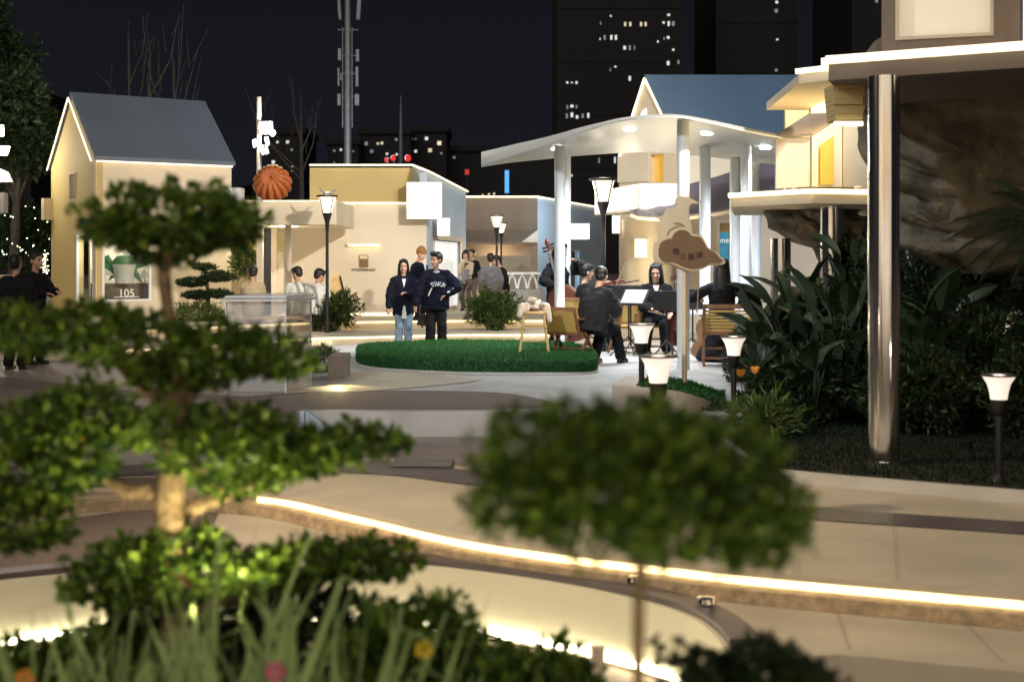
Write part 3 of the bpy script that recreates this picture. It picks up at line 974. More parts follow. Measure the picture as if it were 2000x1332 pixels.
# big and small light box signs
for (pa, pb_, pc_, pd_, dd_, nm) in ((795, 357, 862, 427, 30.6, 'large square blank light box sign high on the cream shop corner'), (855, 427, 878, 460, 31.5, 'small square light box sign under the large one')):
    s_ = wthing('light_box_sign', nm, 'sign', P((pa + pc_) / 2, pd_, dd_))
    obj('lit_face', MB().box(P(pa, 0, dd_).x, dd_ - .01, zat(pd_, dd_), P(pc_, 0, dd_).x, dd_, zat(pb_, dd_)), M['signlit'], s_)
    obj('case', MB().box(P(pa, 0, dd_).x - .01, dd_ + .001, zat(pd_, dd_) - .01, P(pc_, 0, dd_).x + .01, dd_ + .16, zat(pb_, dd_) + .01), M['white'], s_)
    if dd_ < 31:
        ce = P(829, 392, dd_ - .012)
        obj('emblem', MB().box(ce.x - .02, dd_ - .014, ce.z + .07, ce.x + .02, dd_ - .011, ce.z + .09), M['signbrown'], s_)
        obj('emblem', MB().extr([Vector((ce.x + .10 * math.cos(q * .31), dd_ - .012, ce.z - .02 + .13 * math.sin(q * .31))) for q in range(20)], (0, .0015, 0)), mat('pale_emblem', (.85, .62, .45), .5, var=0, emit=(1, .84, .70), estr=1.1), s_)
    obj('bracket', MB().box(P((pa + pc_) / 2, 0, dd_).x - .03, dd_ + .16, zat((pb_ + pd_) / 2, dd_) - .03, P((pa + pc_) / 2, 0, dd_).x + .03, dd_ + .6, zat((pb_ + pd_) / 2, dd_) + .03), M['grey'], s_)
# open doorway at left with shelves and board beyond
mb = MB().box(A[0] - .6, 32.6, .3, A[0] + 1.3, 32.7, zf - .3); obj('interior_wall', mb, M['ochre'], sh)
db = wthing('dark_door_panel', 'tall black door panel standing open under the pergola', 'door', P(528, 640, 30.2))
a, b = P(515, 576, 30.4), P(536, 446, 30.4)
obj('leaf', MB().box(a.x, 30.4, .3, b.x, 30.45, b.z), M['darkgrey'], db)
obj('handle', MB().box(b.x - .08, 30.35, 1.0, b.x - .05, 30.39, 1.3), M['chrome'], db)
cu_ = wthing('curtain', 'pale hanging curtain beside the black door', 'curtain', P(545, 640, 30.3))
mb = MB()
for k in range(7):
    x = P(538 + k * 2.2, 0, 30.2).x
    mb.tube([(x, 30.2 + .03 * (k % 2), .35), (x, 30.2 + .03 * ((k + 1) % 2), zat(492, 30.2))], .03, 6)
obj('folds', mb, M['cream'], cu_, smooth=True)

# leaning easel board beside the lamp
eb = wthing('leaning_board', 'golden wooden board leaning beside the lamp post planter', 'board', P(660, 625, 29))
mb = MB().extr([P(640, 620, 29.0), P(682, 612, 29.0), P(664, 536, 29.4), P(650, 536, 29.4)], (0, .04, 0)); obj('panel', mb, M['palewood'], eb)
obj('leg', MB().beam(P(664, 540, 29.35), P(684, 622, 28.9), .03, .03), M['black'], eb)

# ------------------------------------------------------------------ brown recessed shop
b3 = wthing('brown_shop', 'low brown shop with dark awning and blue grey wing behind the lamps', 'shop', (-.5, 38, .3))
dB = 38.0
A = (P(905, 0, dB).x, dB); B = (P(1050, 0, dB).x, dB); C = (P(1175, 0, 41.5).x, 41.5)
W4 = Wall(A, B); W5 = Wall(B, C)
zt4 = zat(387, dB)
mb = MB(); W4.build(mb, 0, zt4, [(.2, 1.8, .3, zat(500, dB))]); obj('front_wall', mb, M['brownwall'], b3)
mb = MB(); W5.build(mb, 0, zat(409, 41.5), [W5.rect(1088, 487, 1132, 570)])
mb.extr([W5.p(0, zat(409, 41.5)), W5.p(W5.L, zat(409, 41.5)), W5.p(0, zt4)], W5.n * -.15)
obj('wing_wall', mb, M['bluegrey'], b3)
seam(W4.p(0, zt4 + .03, .05), W4.p(W4.L, zt4 + .03, .05), par=b3, r=.035)
seam(W4.p(W4.L, zt4 + .03, .05), W5.p(W5.L, zat(409, 41.5) + .03, .05), par=b3, r=.035)
mb = MB().extr([W4.p(0, zat(474, dB), 1.2), W4.p(W4.L * .78, zat(474, dB), 1.2), W4.p(W4.L, zat(449, dB), 0), W4.p(0, zat(449, dB), 0)], (0, 0, -.06)); obj('awning', mb, M['brownwall'], b3)
mb = MB().extr([W4.p(W4.L * .78, zat(474, dB), 1.2), W4.p(W4.L, zat(474, dB), 0), W4.p(W4.L, zat(449, dB), 0)], (0.02, 0, 0)); obj('awning_side', mb, M['cream'], b3)
mb = MB(); W5.panel(mb, *W5.rect(1088, 487, 1132, 570), -.3, -.28); obj('interior_panel', mb, M['skyblue'], b3)
fr = W5.frame('window_frame', W5.rect(1088, 487, 1132, 570), .06, M['white'], b3)
for px in (1100, 1112, 1122):
    uu = ray_u(B, C, px)[0]
    mb = MB(); r_ = W5.rect(1088, 487, 1132, 570); W5.panel(mb, uu - .03, uu + .03, r_[2] + .06, r_[3] - .06, -.10, -.04); obj('mullion', mb, M['darkgrey'], fr)
lamp('POINT', P(1128, 425, 37.2), 55, (.75, .88, 1), size=.2, parent=b3)  # cool lamp added to brighten the blue grey wing
lamp('POINT', W4.p(W4.L * .45, zat(510, dB), .5), 30, (1, .8, .5), size=.1, parent=b3)
mb = MB().box(P(905, 0, 40).x, 40.3, 0, P(1060, 0, 40).x, 40.4, 3); obj('interior_wall', mb, M['interior'], b3)
s_ = wthing('light_box_sign', 'wide white light box sign on the blue grey wing', 'sign', P(1132, 468, 38.5))
obj('lit_face', MB().box(P(1113, 0, 38.5).x, 38.4, zat(467, 38.5), P(1150, 0, 38.5).x, 38.41, zat(438, 38.5)), M['signlit'], s_)
obj('case', MB().box(P(1112, 0, 38.5).x, 38.411, zat(468, 38.5), P(1151, 0, 38.5).x, 38.55, zat(437, 38.5)), M['white'], s_)
obj('bracket', MB().box(P(1130, 0, 38.5).x, 38.55, zat(455, 38.5), P(1134, 0, 38.5).x, 40.5, zat(452, 38.5)), M['grey'], s_)
# counter with white rail and arched cut-outs
kt = wthing('kiosk_counter', 'grey kiosk counter with white peaked rail before the brown shop', 'counter', P(1020, 600, 33))
obj('body', MB().box(P(985, 0, 33).x, 33, .3, P(1060, 0, 33).x, 33.7, zat(565, 33)), M['grey'], kt)
obj('top_rail', MB().box(P(983, 0, 33).x, 32.95, zat(536, 33), P(1060, 0, 33).x, 33.0, zat(532, 33)), M['white'], kt)
for px in (1000, 1020, 1040):
    obj('arch', MB().tube([P(px - 9, 564, 32.95), P(px - 6, 548, 32.95), P(px, 536, 32.95), P(px + 6, 548, 32.95), P(px + 9, 564, 32.95)], .025, 6), M['white'], kt, smooth=True)
obj('small_roof', MB().extr([P(990, 530, 33.2), P(1044, 530, 33.2), P(1020, 516, 33.2)], (0, .5, 0)), M['brownwall'], kt)

# ------------------------------------------------------------------ blue roofed house
bh = wthing('blue_roof_house', 'tall cream house with steep slate blue roof behind the canopy', 'house', (4, 30, 0))
gA = P(1209, 302, 30.8); gB = P(1326, 302, 29.6); gT = P(1258, 154, 30.2)
zE = gA.z = gB.z = (gA.z + gB.z) / 2
WGb = Wall((gA.x, gA.y), (gB.x, gB.y))
win1 = WGb.rect(1270, 302, 1296, 356)
mb = MB(); WGb.build(mb, 0, zE, [win1])
mb.extr([WGb.p(0, zE), WGb.p(WGb.L, zE), Vector((gT.x, gT.y, gT.z))], WGb.n * -.12)
obj('gable_wall', mb, M['tan'], bh)
mb = MB(); WGb.panel(mb, *win1, -.2, -.13); obj('window', mb, M['amber'], bh)
mb = MB(); WGb.panel(mb, *WGb.rect(1208, 302, 1268, 356), .003, .03); obj('pale_panel', mb, M['cream'], bh)
rg = P(1575, 154, 30.9); eR = Vector((gB.x, gB.y, gB.z - .05)) + (rg - gT)
mb = MB().extr([Vector((gB.x, gB.y, gB.z - .05)), eR, rg, gT], (0, -.02, .08)); obj('roof', mb, M['roofblue'], bh)
mb = MB().extr([gT, rg, Vector((rg.x - 1.2, rg.y + 3, zE)), Vector((gA.x, gA.y, zE - .03))], (0, .02, .08)); obj('rear_roof', mb, M['roofblue'], bh)
seam(Vector((gA.x, gA.y - .06, gA.z)), gT + Vector((0, -.06, 0)), par=bh, r=.03); seam(gT + Vector((0, -.06, 0)), Vector((gB.x, gB.y - .06, gB.z)), par=bh, r=.03)
# half round window
c = P(1262, 232, 30.3)
mb = MB().extr([c + Vector((math.cos(a) * .14, -.12, math.sin(a) * .20)) for a in [math.pi * k / 12 for k in range(13)]], (0, .02, 0)); obj('arched_window', mb, M['doorlit'], bh)
# front wall under the roof
mb = MB(); WF2 = Wall((gB.x, gB.y), (eR.x, eR.y)); WF2.build(mb, 0, min(zE, eR.z) - .06, [WF2.rect(1400, 430, 1432, 560)]); obj('front_wall', mb, M['cream'], bh)
r_ = WF2.rect(1400, 430, 1432, 560)
fr = WF2.frame('window_frame', r_, .06, M['white'], bh)
mb = MB(); WF2.panel(mb, r_[0] + .06, r_[1] - .06, r_[2] + .06, r_[2] + (r_[3] - r_[2]) * .82, -.12, -.10); obj('poster', mb, M['tealint'], fr)
mb = MB(); WF2.panel(mb, r_[0] + .06, r_[1] - .06, r_[2] + (r_[3] - r_[2]) * .82, r_[3] - .06, -.12, -.08); obj('blind', mb, M['palewood'], fr)
ang = math.atan2(WF2.t.y, WF2.t.x)
text('nne', WF2.p((r_[0] + r_[1]) / 2, r_[2] + (r_[3] - r_[2]) * .66, -.095), .17, M['doorlit'], fr, (R(90), 0, ang))
# lit balcony band
bb = obj('balcony', MB().extr([P(1162, 418, 29.3), P(1246, 407, 27.9), P(1246, 360, 27.9), P(1162, 375, 29.3)], (0, .06, 0)), M['signlit'], bh)
obj('balcony_side', MB().extr([P(1249, 407, 27.9), P(1330, 407, 27.9), P(1330, 359, 27.9), P(1249, 359, 27.9)], (0, .06, 0)), M['signlit'], bh)
obj('balcony_floor', MB().extr([P(1161, 422, 29.4), P(1249, 412, 27.9), P(1330, 412, 27.9), P(1330, 412, 30)], (0, 0, .04)), M['cream'], bh)
obj('balcony_joint', MB().box(P(1246.3, 0, 27.86).x, 27.84, P(0, 408, 27.86).z, P(1248.7, 0, 27.86).x, 27.90, P(0, 358, 27.86).z), M['grey'], bh)
obj('hanging_light_panel', MB().extr([P(1196, 456, 28.6), P(1211, 456, 28.4), P(1211, 421, 28.4), P(1196, 421, 28.6)], (0, .05, 0)), M['signlit'], bh)
# round tower
tcn = Vector((P(1268, 0, 28.2).x, 28.6, 0))
obj('round_wall', MB().lathe([(.52, 0), (.52, zat(428, 28.2))], tcn, 40), M['tan'], bh, smooth=True)
a, b = P(1240, 503, 28), P(1262, 468, 28)
s_ = wthing('wall_lantern', 'tall frosted wall lantern on the round cream wall', 'wall light', P(1251, 505, 27.9))
obj('glass', MB().box(a.x, 27.93, a.z, b.x, 28.05, b.z), M['shadeY'], s_); obj('cap', MB().box(a.x - .02, 27.9, b.z, b.x + .02, 28.09, b.z + .03), M['grey'], s_)
# aubergine sweeping roofs
mb = MB()
cc1 = [(1231, 409), (1240, 398), (1280, 383), (1330, 364), (1400, 345), (1470, 322), (1560, 305)]
cc2 = [(1231, 414), (1245, 420), (1290, 423), (1340, 420), (1400, 412), (1470, 398), (1560, 380)]
for i in range(len(cc1)):
    mb.v.append(tuple(P(cc1[i][0], cc1[i][1], 28.6))); mb.v.append(tuple(P(cc2[i][0], cc2[i][1], 27.2)))
    mb.v.append(tuple(P(cc2[i][0], cc2[i][1] + 9, 27.3)))
for i in range(len(cc1) - 1):
    mb.f += [(i * 3, i * 3 + 1, i * 3 + 4, i * 3 + 3), (i * 3 + 1, i * 3 + 2, i * 3 + 5, i * 3 + 4)]
obj('sweeping_roof', mb, M['purple'], bh)
obj('roof_fascia', MB().tube([P(x, y + 6, 27.25) for x, y in cc2], .04, 6), M['cream'], bh)
lamp('POINT', P(1300, 470, 26.6), 55, (1, .82, .55), size=.3, parent=bh)
lamp('POINT', P(1232, 380, 26.6), 14, (1, .85, .6), size=.2, parent=bh)

# ------------------------------------------------------------------ canopy
cp = wthing('leaf_canopy', 'white curving leaf shaped canopy shell on slim round columns over the musicians', 'canopy', G(1334, 722, 0))
near = smooth_curve([(940, 325, 23.0), (1000, 306, 22.2), (1060, 288, 21.3), (1130, 262, 20.3), (1200, 241, 19.5), (1250, 233, 19.1), (1300, 230, 18.9), (1340, 232, 18.9), (1400, 244, 19.1), (1450, 256, 19.4), (1520, 270, 19.8), (1580, 280, 20.2)], 5)
farp = smooth_curve([(940, 327), (1000, 318), (1060, 312), (1130, 305), (1200, 300), (1250, 298), (1300, 298), (1340, 302), (1400, 309), (1450, 315), (1520, 323), (1580, 327)], 5)
mb = MB(); K = 8; N = len(near)
for (nx, ny, nd), (fx, fy) in zip(near, farp):
    a = P(nx, ny, nd); z = a.z
    df = (z - H) * F / (HY - fy); b = P(fx, fy, df)
    for k in range(K + 1):
        t = k / K
        q = a.lerp(b, t); q.z += .10 * math.sin(math.pi * t)
        mb.v.append(tuple(q))
for (nx, ny, nd), (fx, fy) in zip(near, farp):
    a = P(nx, ny, nd); z = a.z
    df = (z - H) * F / (HY - fy); b = P(fx, fy, df)
    for k in range(K + 1):
        t = k / K
        q = a.lerp(b, t); q.z += .10 * math.sin(math.pi * t) + .018 + .12 * math.sin(math.pi * t) ** .6
        mb.v.append(tuple(q))
o2 = N * (K + 1)
for i in range(N - 1):
    for k in range(K):
        a = i * (K + 1) + k
        mb.f.append((a, a + 1, a + K + 2, a + K + 1)); mb.f.append((o2 + a, o2 + a + K + 1, o2 + a + K + 2, o2 + a + 1))
    a = i * (K + 1); mb.f.append((a, a + K + 1, o2 + a + K + 1, o2 + a)); a += K; mb.f.append((a, o2 + a, o2 + a + K + 1, a + K + 1))
mb.f.append(tuple(range(K + 1)) + tuple(range(o2 + K, o2 - 1, -1)))
e_ = (N - 1) * (K + 1); mb.f.append(tuple(range(e_ + K, e_ - 1, -1)) + tuple(range(o2 + e_, o2 + e_ + K + 1)))
obj('shell', mb, M['canopy'], cp, smooth=False)


def under_z(px, d):
    best = min(range(N), key=lambda i: abs(near[i][0] - px))
    return P(0, near[best][1], near[best][2]).z + .03


for px, d, w in ((1093, 22.6, .165), (1108, 24.2, .12), (1334.5, 19.6, .175), (1377, 24, .19), (1457, 22.8, .175), (1437, 25.0, .21), (1476, 25.6, .17)):
    x = P(px, 0, d).x
    zz = under_z(px, d) + .05
    ob = obj('column', MB().lathe([(w / 2 * 1.02, 0), (w / 2, .02), (w / 2, zz)], (x, d, 0), 24), M['white'], cp, smooth=True)
for px, d in ((1087, 23.1), (1270, 24.6), (1381, 21.6), (1495, 22.8), (1230, 21.4)):
    x = P(px, 0, d).x; z = under_z(px, d) + .06
    t = .5
    obj('downlight', MB().lathe([(.085, -.0), (.085, .03), (.03, .035)], (x, d, z - .03), 18), M['downl'], cp)
    lamp('SPOT', (x, d, z - .06), 270, (.84, .92, 1), aim=(x, d, 0), size=.06, spot=150, blend=.9, parent=cp)

# ------------------------------------------------------------------ yellow tree-house building, slabs, rock
yh = wthing('yellow_house', 'yellow angular house with dormer box standing on the rock terrace', 'house', P(1600, 370, 21))
d0 = 20.5
def face(pxs, d, m, name, par, th=.12, dirv=(0, 1, 0)):
    return obj(name, MB().extr([P(x, y, dd) for x, y, dd in [(p[0], p[1], p[2] if len(p) > 2 else d) for p in pxs]], Vector(dirv) * th), m, par)
face([(1535, 372, 21.4), (1700, 372, 21.4), (1700, 158, 21.4), (1588, 158, 21.4), (1534, 212, 21.4)], 21.4, M['ochre'], 'rear_wall', yh)
face([(1588, 157), (1692, 157), (1700, 155, 24), (1590, 155, 24)], 21.35, M['ochre'], 'roof', yh, .05, (0, 0, 1))
face([(1584, 222), (1640, 222), (1640, 184), (1584, 184)], 21.34, M['tan'], 'wall_panel', yh, .05)
# dormer box: left panel, front with slanted window, flat top
face([(1516, 369, 20.0), (1583, 365, 19.7), (1583, 268, 19.7), (1516, 271, 20.0)], 20, M['cream'], 'box_side', yh, .1)
face([(1586, 365, 19.65), (1645, 366, 20.3), (1645, 225, 20.3), (1586, 266, 19.65)], 20, M['cream'], 'box_front', yh, .1)
face([(1514, 270, 19.95), (1586, 266, 19.6), (1648, 225, 20.3), (1578, 228, 21.2)], 20, M['brownwall'], 'box_roof', yh, .04, (0, 0, 1))
face([(1602, 361, 19.75), (1628, 361, 20.05), (1628, 266, 20.05), (1602, 284, 19.75)], 20, M['amber'], 'window', yh, -.03)
face([(1648, 366, 20.25), (1698, 366, 21), (1698, 190, 21), (1648, 226, 20.25)], 20, M['tan'], 'side_wall', yh, .1)
for (px, py, dd_, pw) in ((1550, 350, 18.7, 26), (1675, 350, 18.9, 30), (1618, 210, 19.4, 30)):
    c = P(px, py, dd_)
    if py > 300: obj('terrace_uplight', MB().lathe([(.04, -.06), (.05, -.01), (.045, 0)], c - Vector((0, 0, .1)), 10), M['grey'], yh)
    lamp('POINT', c, pw * .58, (1, .76, .36), size=.1, parent=yh)
# lower terrace slab
ls = wthing('rock_terrace_slab', 'beige terrace slab with glowing rim under the yellow house', 'slab', P(1560, 390, 19))
tz = P(0, 372, 19).z
sl = [P(1427, 383, 18.8), P(1585, 368, 18.0), P(1700, 368, 18.4)]
z_s = sl[0].z
pl = [(p.x, p.y) for p in (P(1427, 0, 18.8), P(1585, 0, 17.6), P(1720, 0, 17.9))] + [(P(1720, 0, 17.9).x + 1.2, 22.5), (P(1427, 0, 18.8).x + .6, 22.3)]
ztop = P(0, 381, 18.8).z
obj('slab_body', MB().prism(pl, ztop - .16, ztop), M['tan'], ls)
for a, b in ((0, 1), (1, 2)):
    p, q = Vector(pl[a] + (ztop - .01,)), Vector(pl[b] + (ztop - .01,))
    obj('rim_light', line(MB(), p + Vector((-.02, -.05, 0)), q + Vector((0, -.05, 0)), .03), M['ledlow'], ls)
# upper big slab
us = wthing('upper_roof_slab', 'large overhanging grey slab with glowing edge resting on the tall steel column', 'slab', P(1800, 150, 12))
zs = P(0, 119, 12.2).z
pl2 = [P(1618, 0, 12.2), P(2300, 0, 10.8), P(2700, 0, 11), P(2500, 0, 17), P(1706, 0, 16.4)]
obj('slab_body', MB().prism([(p.x, p.y) for p in pl2], zs - .17, zs - .03), M['slabgrey'], us)
p, q = Vector((pl2[0].x - .02, pl2[0].y - .03, zs)), Vector((pl2[1].x, pl2[1].y - .03, zs))
obj('rim_light', line(MB(), p, q, .032), M['ledlow'], us)
p2 = Vector((pl2[4].x - .05, pl2[4].y, zs))
obj('rim_light', line(MB(), p + Vector((-.0, .08, 0)), p2, .03), M['ledlow'], us)
mb = MB()
for k in range(7):
    z0 = zs - .20 - k * .045; ww = .0 + .012 * math.sin(k * 1.9)
    mb.box(P(1624 + k * .9, 0, 12.6).x, 12.55 + ww, z0, P(1684, 0, 12.6).x + ww, 12.9, z0 + .043)
obj('layered_fascia', mb, M['ochre'], us)
obj('fascia_lamp', MB().box(P(1630, 0, 12.5).x, 12.50, zs - .53, P(1686, 0, 12.5).x, 12.54, zs - .49), M['ledlow'], us)
ms = wthing('middle_roof_slab', 'short beige roof slab with glowing edge just behind the large slab', 'slab', P(1590, 160, 17))
z2 = P(0, 141, 17).z
obj('slab_body', MB().prism([(P(1560, 0, 17).x, 17), (P(1720, 0, 16).x, 16.2), (P(1720, 0, 16).x, 20), (P(1585, 0, 17).x, 20)], z2 - .14, z2 - .03), M['tan'], ms)
obj('rim_light', line(MB(), Vector((P(1555, 0, 17).x, 16.97, z2)), Vector((P(1720, 0, 16).x, 16.17, z2)), .03), M['ledlow'], ms)
# upper building
ub = wthing('upper_pavilion', 'brown walled upper pavilion with a large pale lit window at top right', 'building', P(1830, 100, 13))
Wu = Wall((P(1722, 0, 13.2).x, 13.2), (P(1992, 0, 12.8).x, 12.8))
ru = Wu.rect(1749, 0, 1941, 75); ru = (ru[0], ru[1], ru[2], ru[3] + .6)
zu0 = zs - .02
mb = MB(); Wu.build(mb, zu0, zu0 + 3, [ru]); obj('wall', mb, M['brownwall'], ub)
mb = MB(); Wu.panel(mb, *ru, -.2, -.15); wi = obj('window', mb, mat('warm_blind', (.7, .63, .5), .6, var=.06, scale=1.5, emit=(1, .86, .64), estr=.22), ub)
Wu.frame('window_frame', ru, .03, M['cream'], ub)
mb = MB().extr([P(1696, 108, 13.4), P(1723, 108, 13.4), P(1723, 72, 13.4)], (0, .3, 0)); obj('sloping_base', mb, M['brownwall'], ub)
Wv = Wall((Wu.B.x, Wu.B.y), (Wu.B.x + 1.5, 12.2)); mb = MB(); Wv.build(mb, zu0, zu0 + 3); obj('side_wall', mb, M['darkgrey'], ub)
mb = MB(); Wv.panel(mb, .03, .1, zu0 + .1, zu0 + 1.3, .001, .03); obj('light_strip', mb, M['signlit'], ub)
lamp('POINT', P(1900, 98, 12.2), 4, (1, .8, .5), size=.15, parent=ub)
# ochre wall band, right of yellow house behind column
# rocks

def rock(name, rings, label, depth, m='rock', n=28, seed=0.0, amp=.22):
    """rings: (cx px, cy py, rx px, d) stacked from top to bottom"""
    r0_ = rings[0]
    o = wthing(name, label, 'rock', P(r0_[0], r0_[1], r0_[3]))
    mb = MB(); vs = []
    fine = []
    for i in range(len(rings) - 1):
        for k in range(11):
            t = k / 11
            fine.append([rings[i][j] * (1 - t) + rings[i + 1][j] * t for j in range(4)])
    fine.append(list(rings[-1]))
    n = 120
    for cx, cy, rx, d in fine:
        c = P(cx, cy, d); w = rx / F * d
        for k in range(n):
            a = 2 * math.pi * k / n
            v = Vector((c.x + math.cos(a) * w, c.y + math.sin(a) * min(w, depth), c.z))
            q = mnoise.noise_vector(v * .9 + Vector((seed, 0, 0))) * amp * 1.4 + mnoise.noise_vector(v * 3 + Vector((seed, 3, 0))) * amp * .5
            vd = mnoise.voronoi(v * Vector((1.5, 1.5, .95)) + Vector((seed, 0, 5)) + q)[0]
            crk = min(1.0, (vd[1] - vd[0]) * 4)
            hv = mnoise.noise(v * 9) * .02 + (mnoise.noise(v * 1.3 + Vector((9, seed, 0))) * .12)
            nd = Vector((math.cos(a), math.sin(a), 0)) * (-.13 * (1 - crk) ** 1.5 + hv)
            cell = nd
            vs.append(v + Vector((q.x + cell.x, q.y + cell.y, (q.z) * .5)))
    mm = len(fine)
    fs = [(i * n + k, i * n + (k + 1) % n, (i + 1) * n + (k + 1) % n, (i + 1) * n + k) for i in range(mm - 1) for k in range(n)]
    fs += [tuple(range(n)), tuple(range((mm - 1) * n, mm * n))]
    mb.add(vs, fs)
    obj('rock_mass', mb, M[m], o, smooth=False)
    return o
rock('hanging_rock', [(1575, 386, 105, 20.0), (1580, 430, 98, 20.0), (1605, 480, 72, 20.1), (1635, 520, 45, 20.3), (1670, 560, 25, 20.5)], 'brown hanging rock under the yellow house terrace', .9, seed=2)
rock('overhanging_rock', [(1900, 146, 185, 14.5), (1900, 230, 185, 14.5), (1905, 320, 175, 14.6), (1930, 400, 160, 14.8), (1960, 470, 150, 15), (1990, 540, 130, 15.2)], 'dark brown sculpted rock wall beneath the large slab at right', 1.3, seed=9, amp=.42)

# steel columns
def steel(px, ytop, base, d, dia, label):
    x = P(px, 0, d).x
    zt2 = P(0, ytop, d).z
    zb = base
    o = wthing('steel_column', label, 'column', (x, d, zb), 'polished steel columns under the rock terraces')
    obj('shaft', MB().lathe([(dia / 2, zb), (dia / 2, zt2)], (x, d, 0), 48), M['chrome'], o, smooth=True)
    obj('base_ring', MB().lathe([(dia / 2 + .012, zb), (dia / 2 + .012, zb + .03), (dia / 2 + .001, zb + .035)], (x, d, 0), 32), M['chrome'], o)
steel(1726, 150, -.18, 11.75, .258, 'tall thick polished steel column holding the large slab, nearest')
steel(1525, 466, -.18, 19.3, .27, 'short polished steel column rising from shrubs beside the canopy')
steel(1624, 386, -.18, 18.35, .28, 'polished steel column under the yellow house terrace, behind leaves')
steel(1775, 385, -.18, 17.6, .19, 'slim polished steel column just right of the thick one')


# ------------------------------------------------------------------ floodlights
def fill_mast(x, y, z, aim, power, color, label, spot=75, base=0.0, visible=True):  # masts out of view, added to supply fill light
    o = wthing('floodlight_mast', label, 'floodlight', (x, y, base), 'unseen fill light masts added round the square')
    obj('pole', MB().tube([(x, y, base), (x, y, z + .5)], [.08, .06], 12), M['grey'], o, smooth=True)
    v = (Vector(aim) - Vector((x, y, z))).normalized()
    h = Vector((x, y, z)) + v * .22
    s = v.cross(Vector((0, 0, 1))).normalized(); u = s.cross(v)
    obj('lamp_head', MB().obox(h, s * .2, u * .15, v * .05), M['black'], o)
    lamp('SPOT', h + v * .08, power, color, aim=aim, size=.25, spot=spot, blend=.8, parent=o)
    return o
fill_mast(7.2, 12.0, 8.2, (-5.4, 31, 2.2), 7600, (1, .89, .73), 'unseen floodlight mast added right of the square aimed at the left shop fronts', 56, ZL1)
fill_mast(8.2, 13.0, 8.6, (3.6, 31, 4.2), 3600, (.80, .90, 1), 'unseen floodlight mast added right of the square aimed at the blue roofed house', 62, ZL1)
fill_mast(-6.6, 9.0, 6.2, (1.5, 8.9, -.3), 1900, (1, .79, .54), 'unseen floodlight mast added beside the lower terrace, left', 64, ZB)
fill_mast(-5.8, 7.0, 7.2, (2.6, 19.5, 1.7), 2300, (.88, .93, 1), 'unseen floodlight mast added beside the lower terrace, further left one', 58, ZB)

# visible mast behind the pergola
x = P(506, 0, 34).x
fm = wthing('floodlight_mast', 'pale pole behind the pergola carrying a glowing floodlight and cameras', 'floodlight', (x, 34, .3))
obj('pole', MB().tube([(x, 34, .2), (x, 34, P(0, 190, 34).z)], [.075, .06], 12), M['grey'], fm, smooth=True)
c = P(519, 250, 33.8)
obj('lamp_lens', MB().obox(c, (.14, 0, .0), (0, .03, .02), (0, -.02, .12)), M['flood'], fm)
obj('lamp_head', MB().obox(c + Vector((0, .06, .02)), (.16, 0, 0), (0, .03, 0), (0, 0, .14)), M['black'], fm)
c2 = P(532, 260, 33.8)
obj('lamp_lens', MB().ell(c2, (.07, .04, .07)), M['flood'], fm, smooth=True)
for px, py, rr in ((498, 281, .09), (522, 277, .10), (514, 296, .08), (521, 295, .07)):
    c = P(px, py, 33.9)
    obj('camera_box', MB().obox(c, (.035, 0, .02), (0, .08, 0), (-.02, 0, rr)), M['white'], fm)
obj('arm', MB().beam(P(496, 282, 33.95), P(524, 286, 33.95), .03, .03), M['grey'], fm)
lamp('POINT', P(522, 252, 33.5), 160, (1, .9, .72), size=.12, parent=fm)
fl = wthing('edge_floodlight', 'bright floodlight heads on a post at the left edge of the photo', 'floodlight', (P(-6, 0, 33).x, 33, 0))
obj('pole', MB().tube([(P(-8, 0, 33).x, 33, 0), (P(-8, 0, 33).x, 33, P(0, 230, 33).z)], .07, 10), M['grey'], fl, smooth=True)
obj('lamp_lens', MB().extr([P(-12, 303, 32.9), P(12, 303, 32.9), P(18, 287, 32.9), P(-12, 285, 32.9)], (0, .06, 0)), M['flood'], fl)
obj('lamp_lens', MB().extr([P(-12, 266, 32.9), P(5, 266, 32.9), P(5, 245, 32.9), P(-12, 245, 32.9)], (0, .06, 0)), M['flood'], fl)
obj('cowl', MB().extr([P(-14, 356, 32.8), P(17, 355, 32.8), P(8, 335, 32.9), P(-10, 328, 32.9)], (0, .3, 0)), M['white'], fl)
obj('post_panel', MB().extr([P(-14, 418, 32.8), P(7, 416, 32.8), P(7, 376, 32.8), P(-14, 376, 32.8)], (0, .3, 0)), M['greyc'], fl)
lamp('POINT', P(12, 300, 32.3), 60, (1, .88, .66), size=.15, parent=fl)

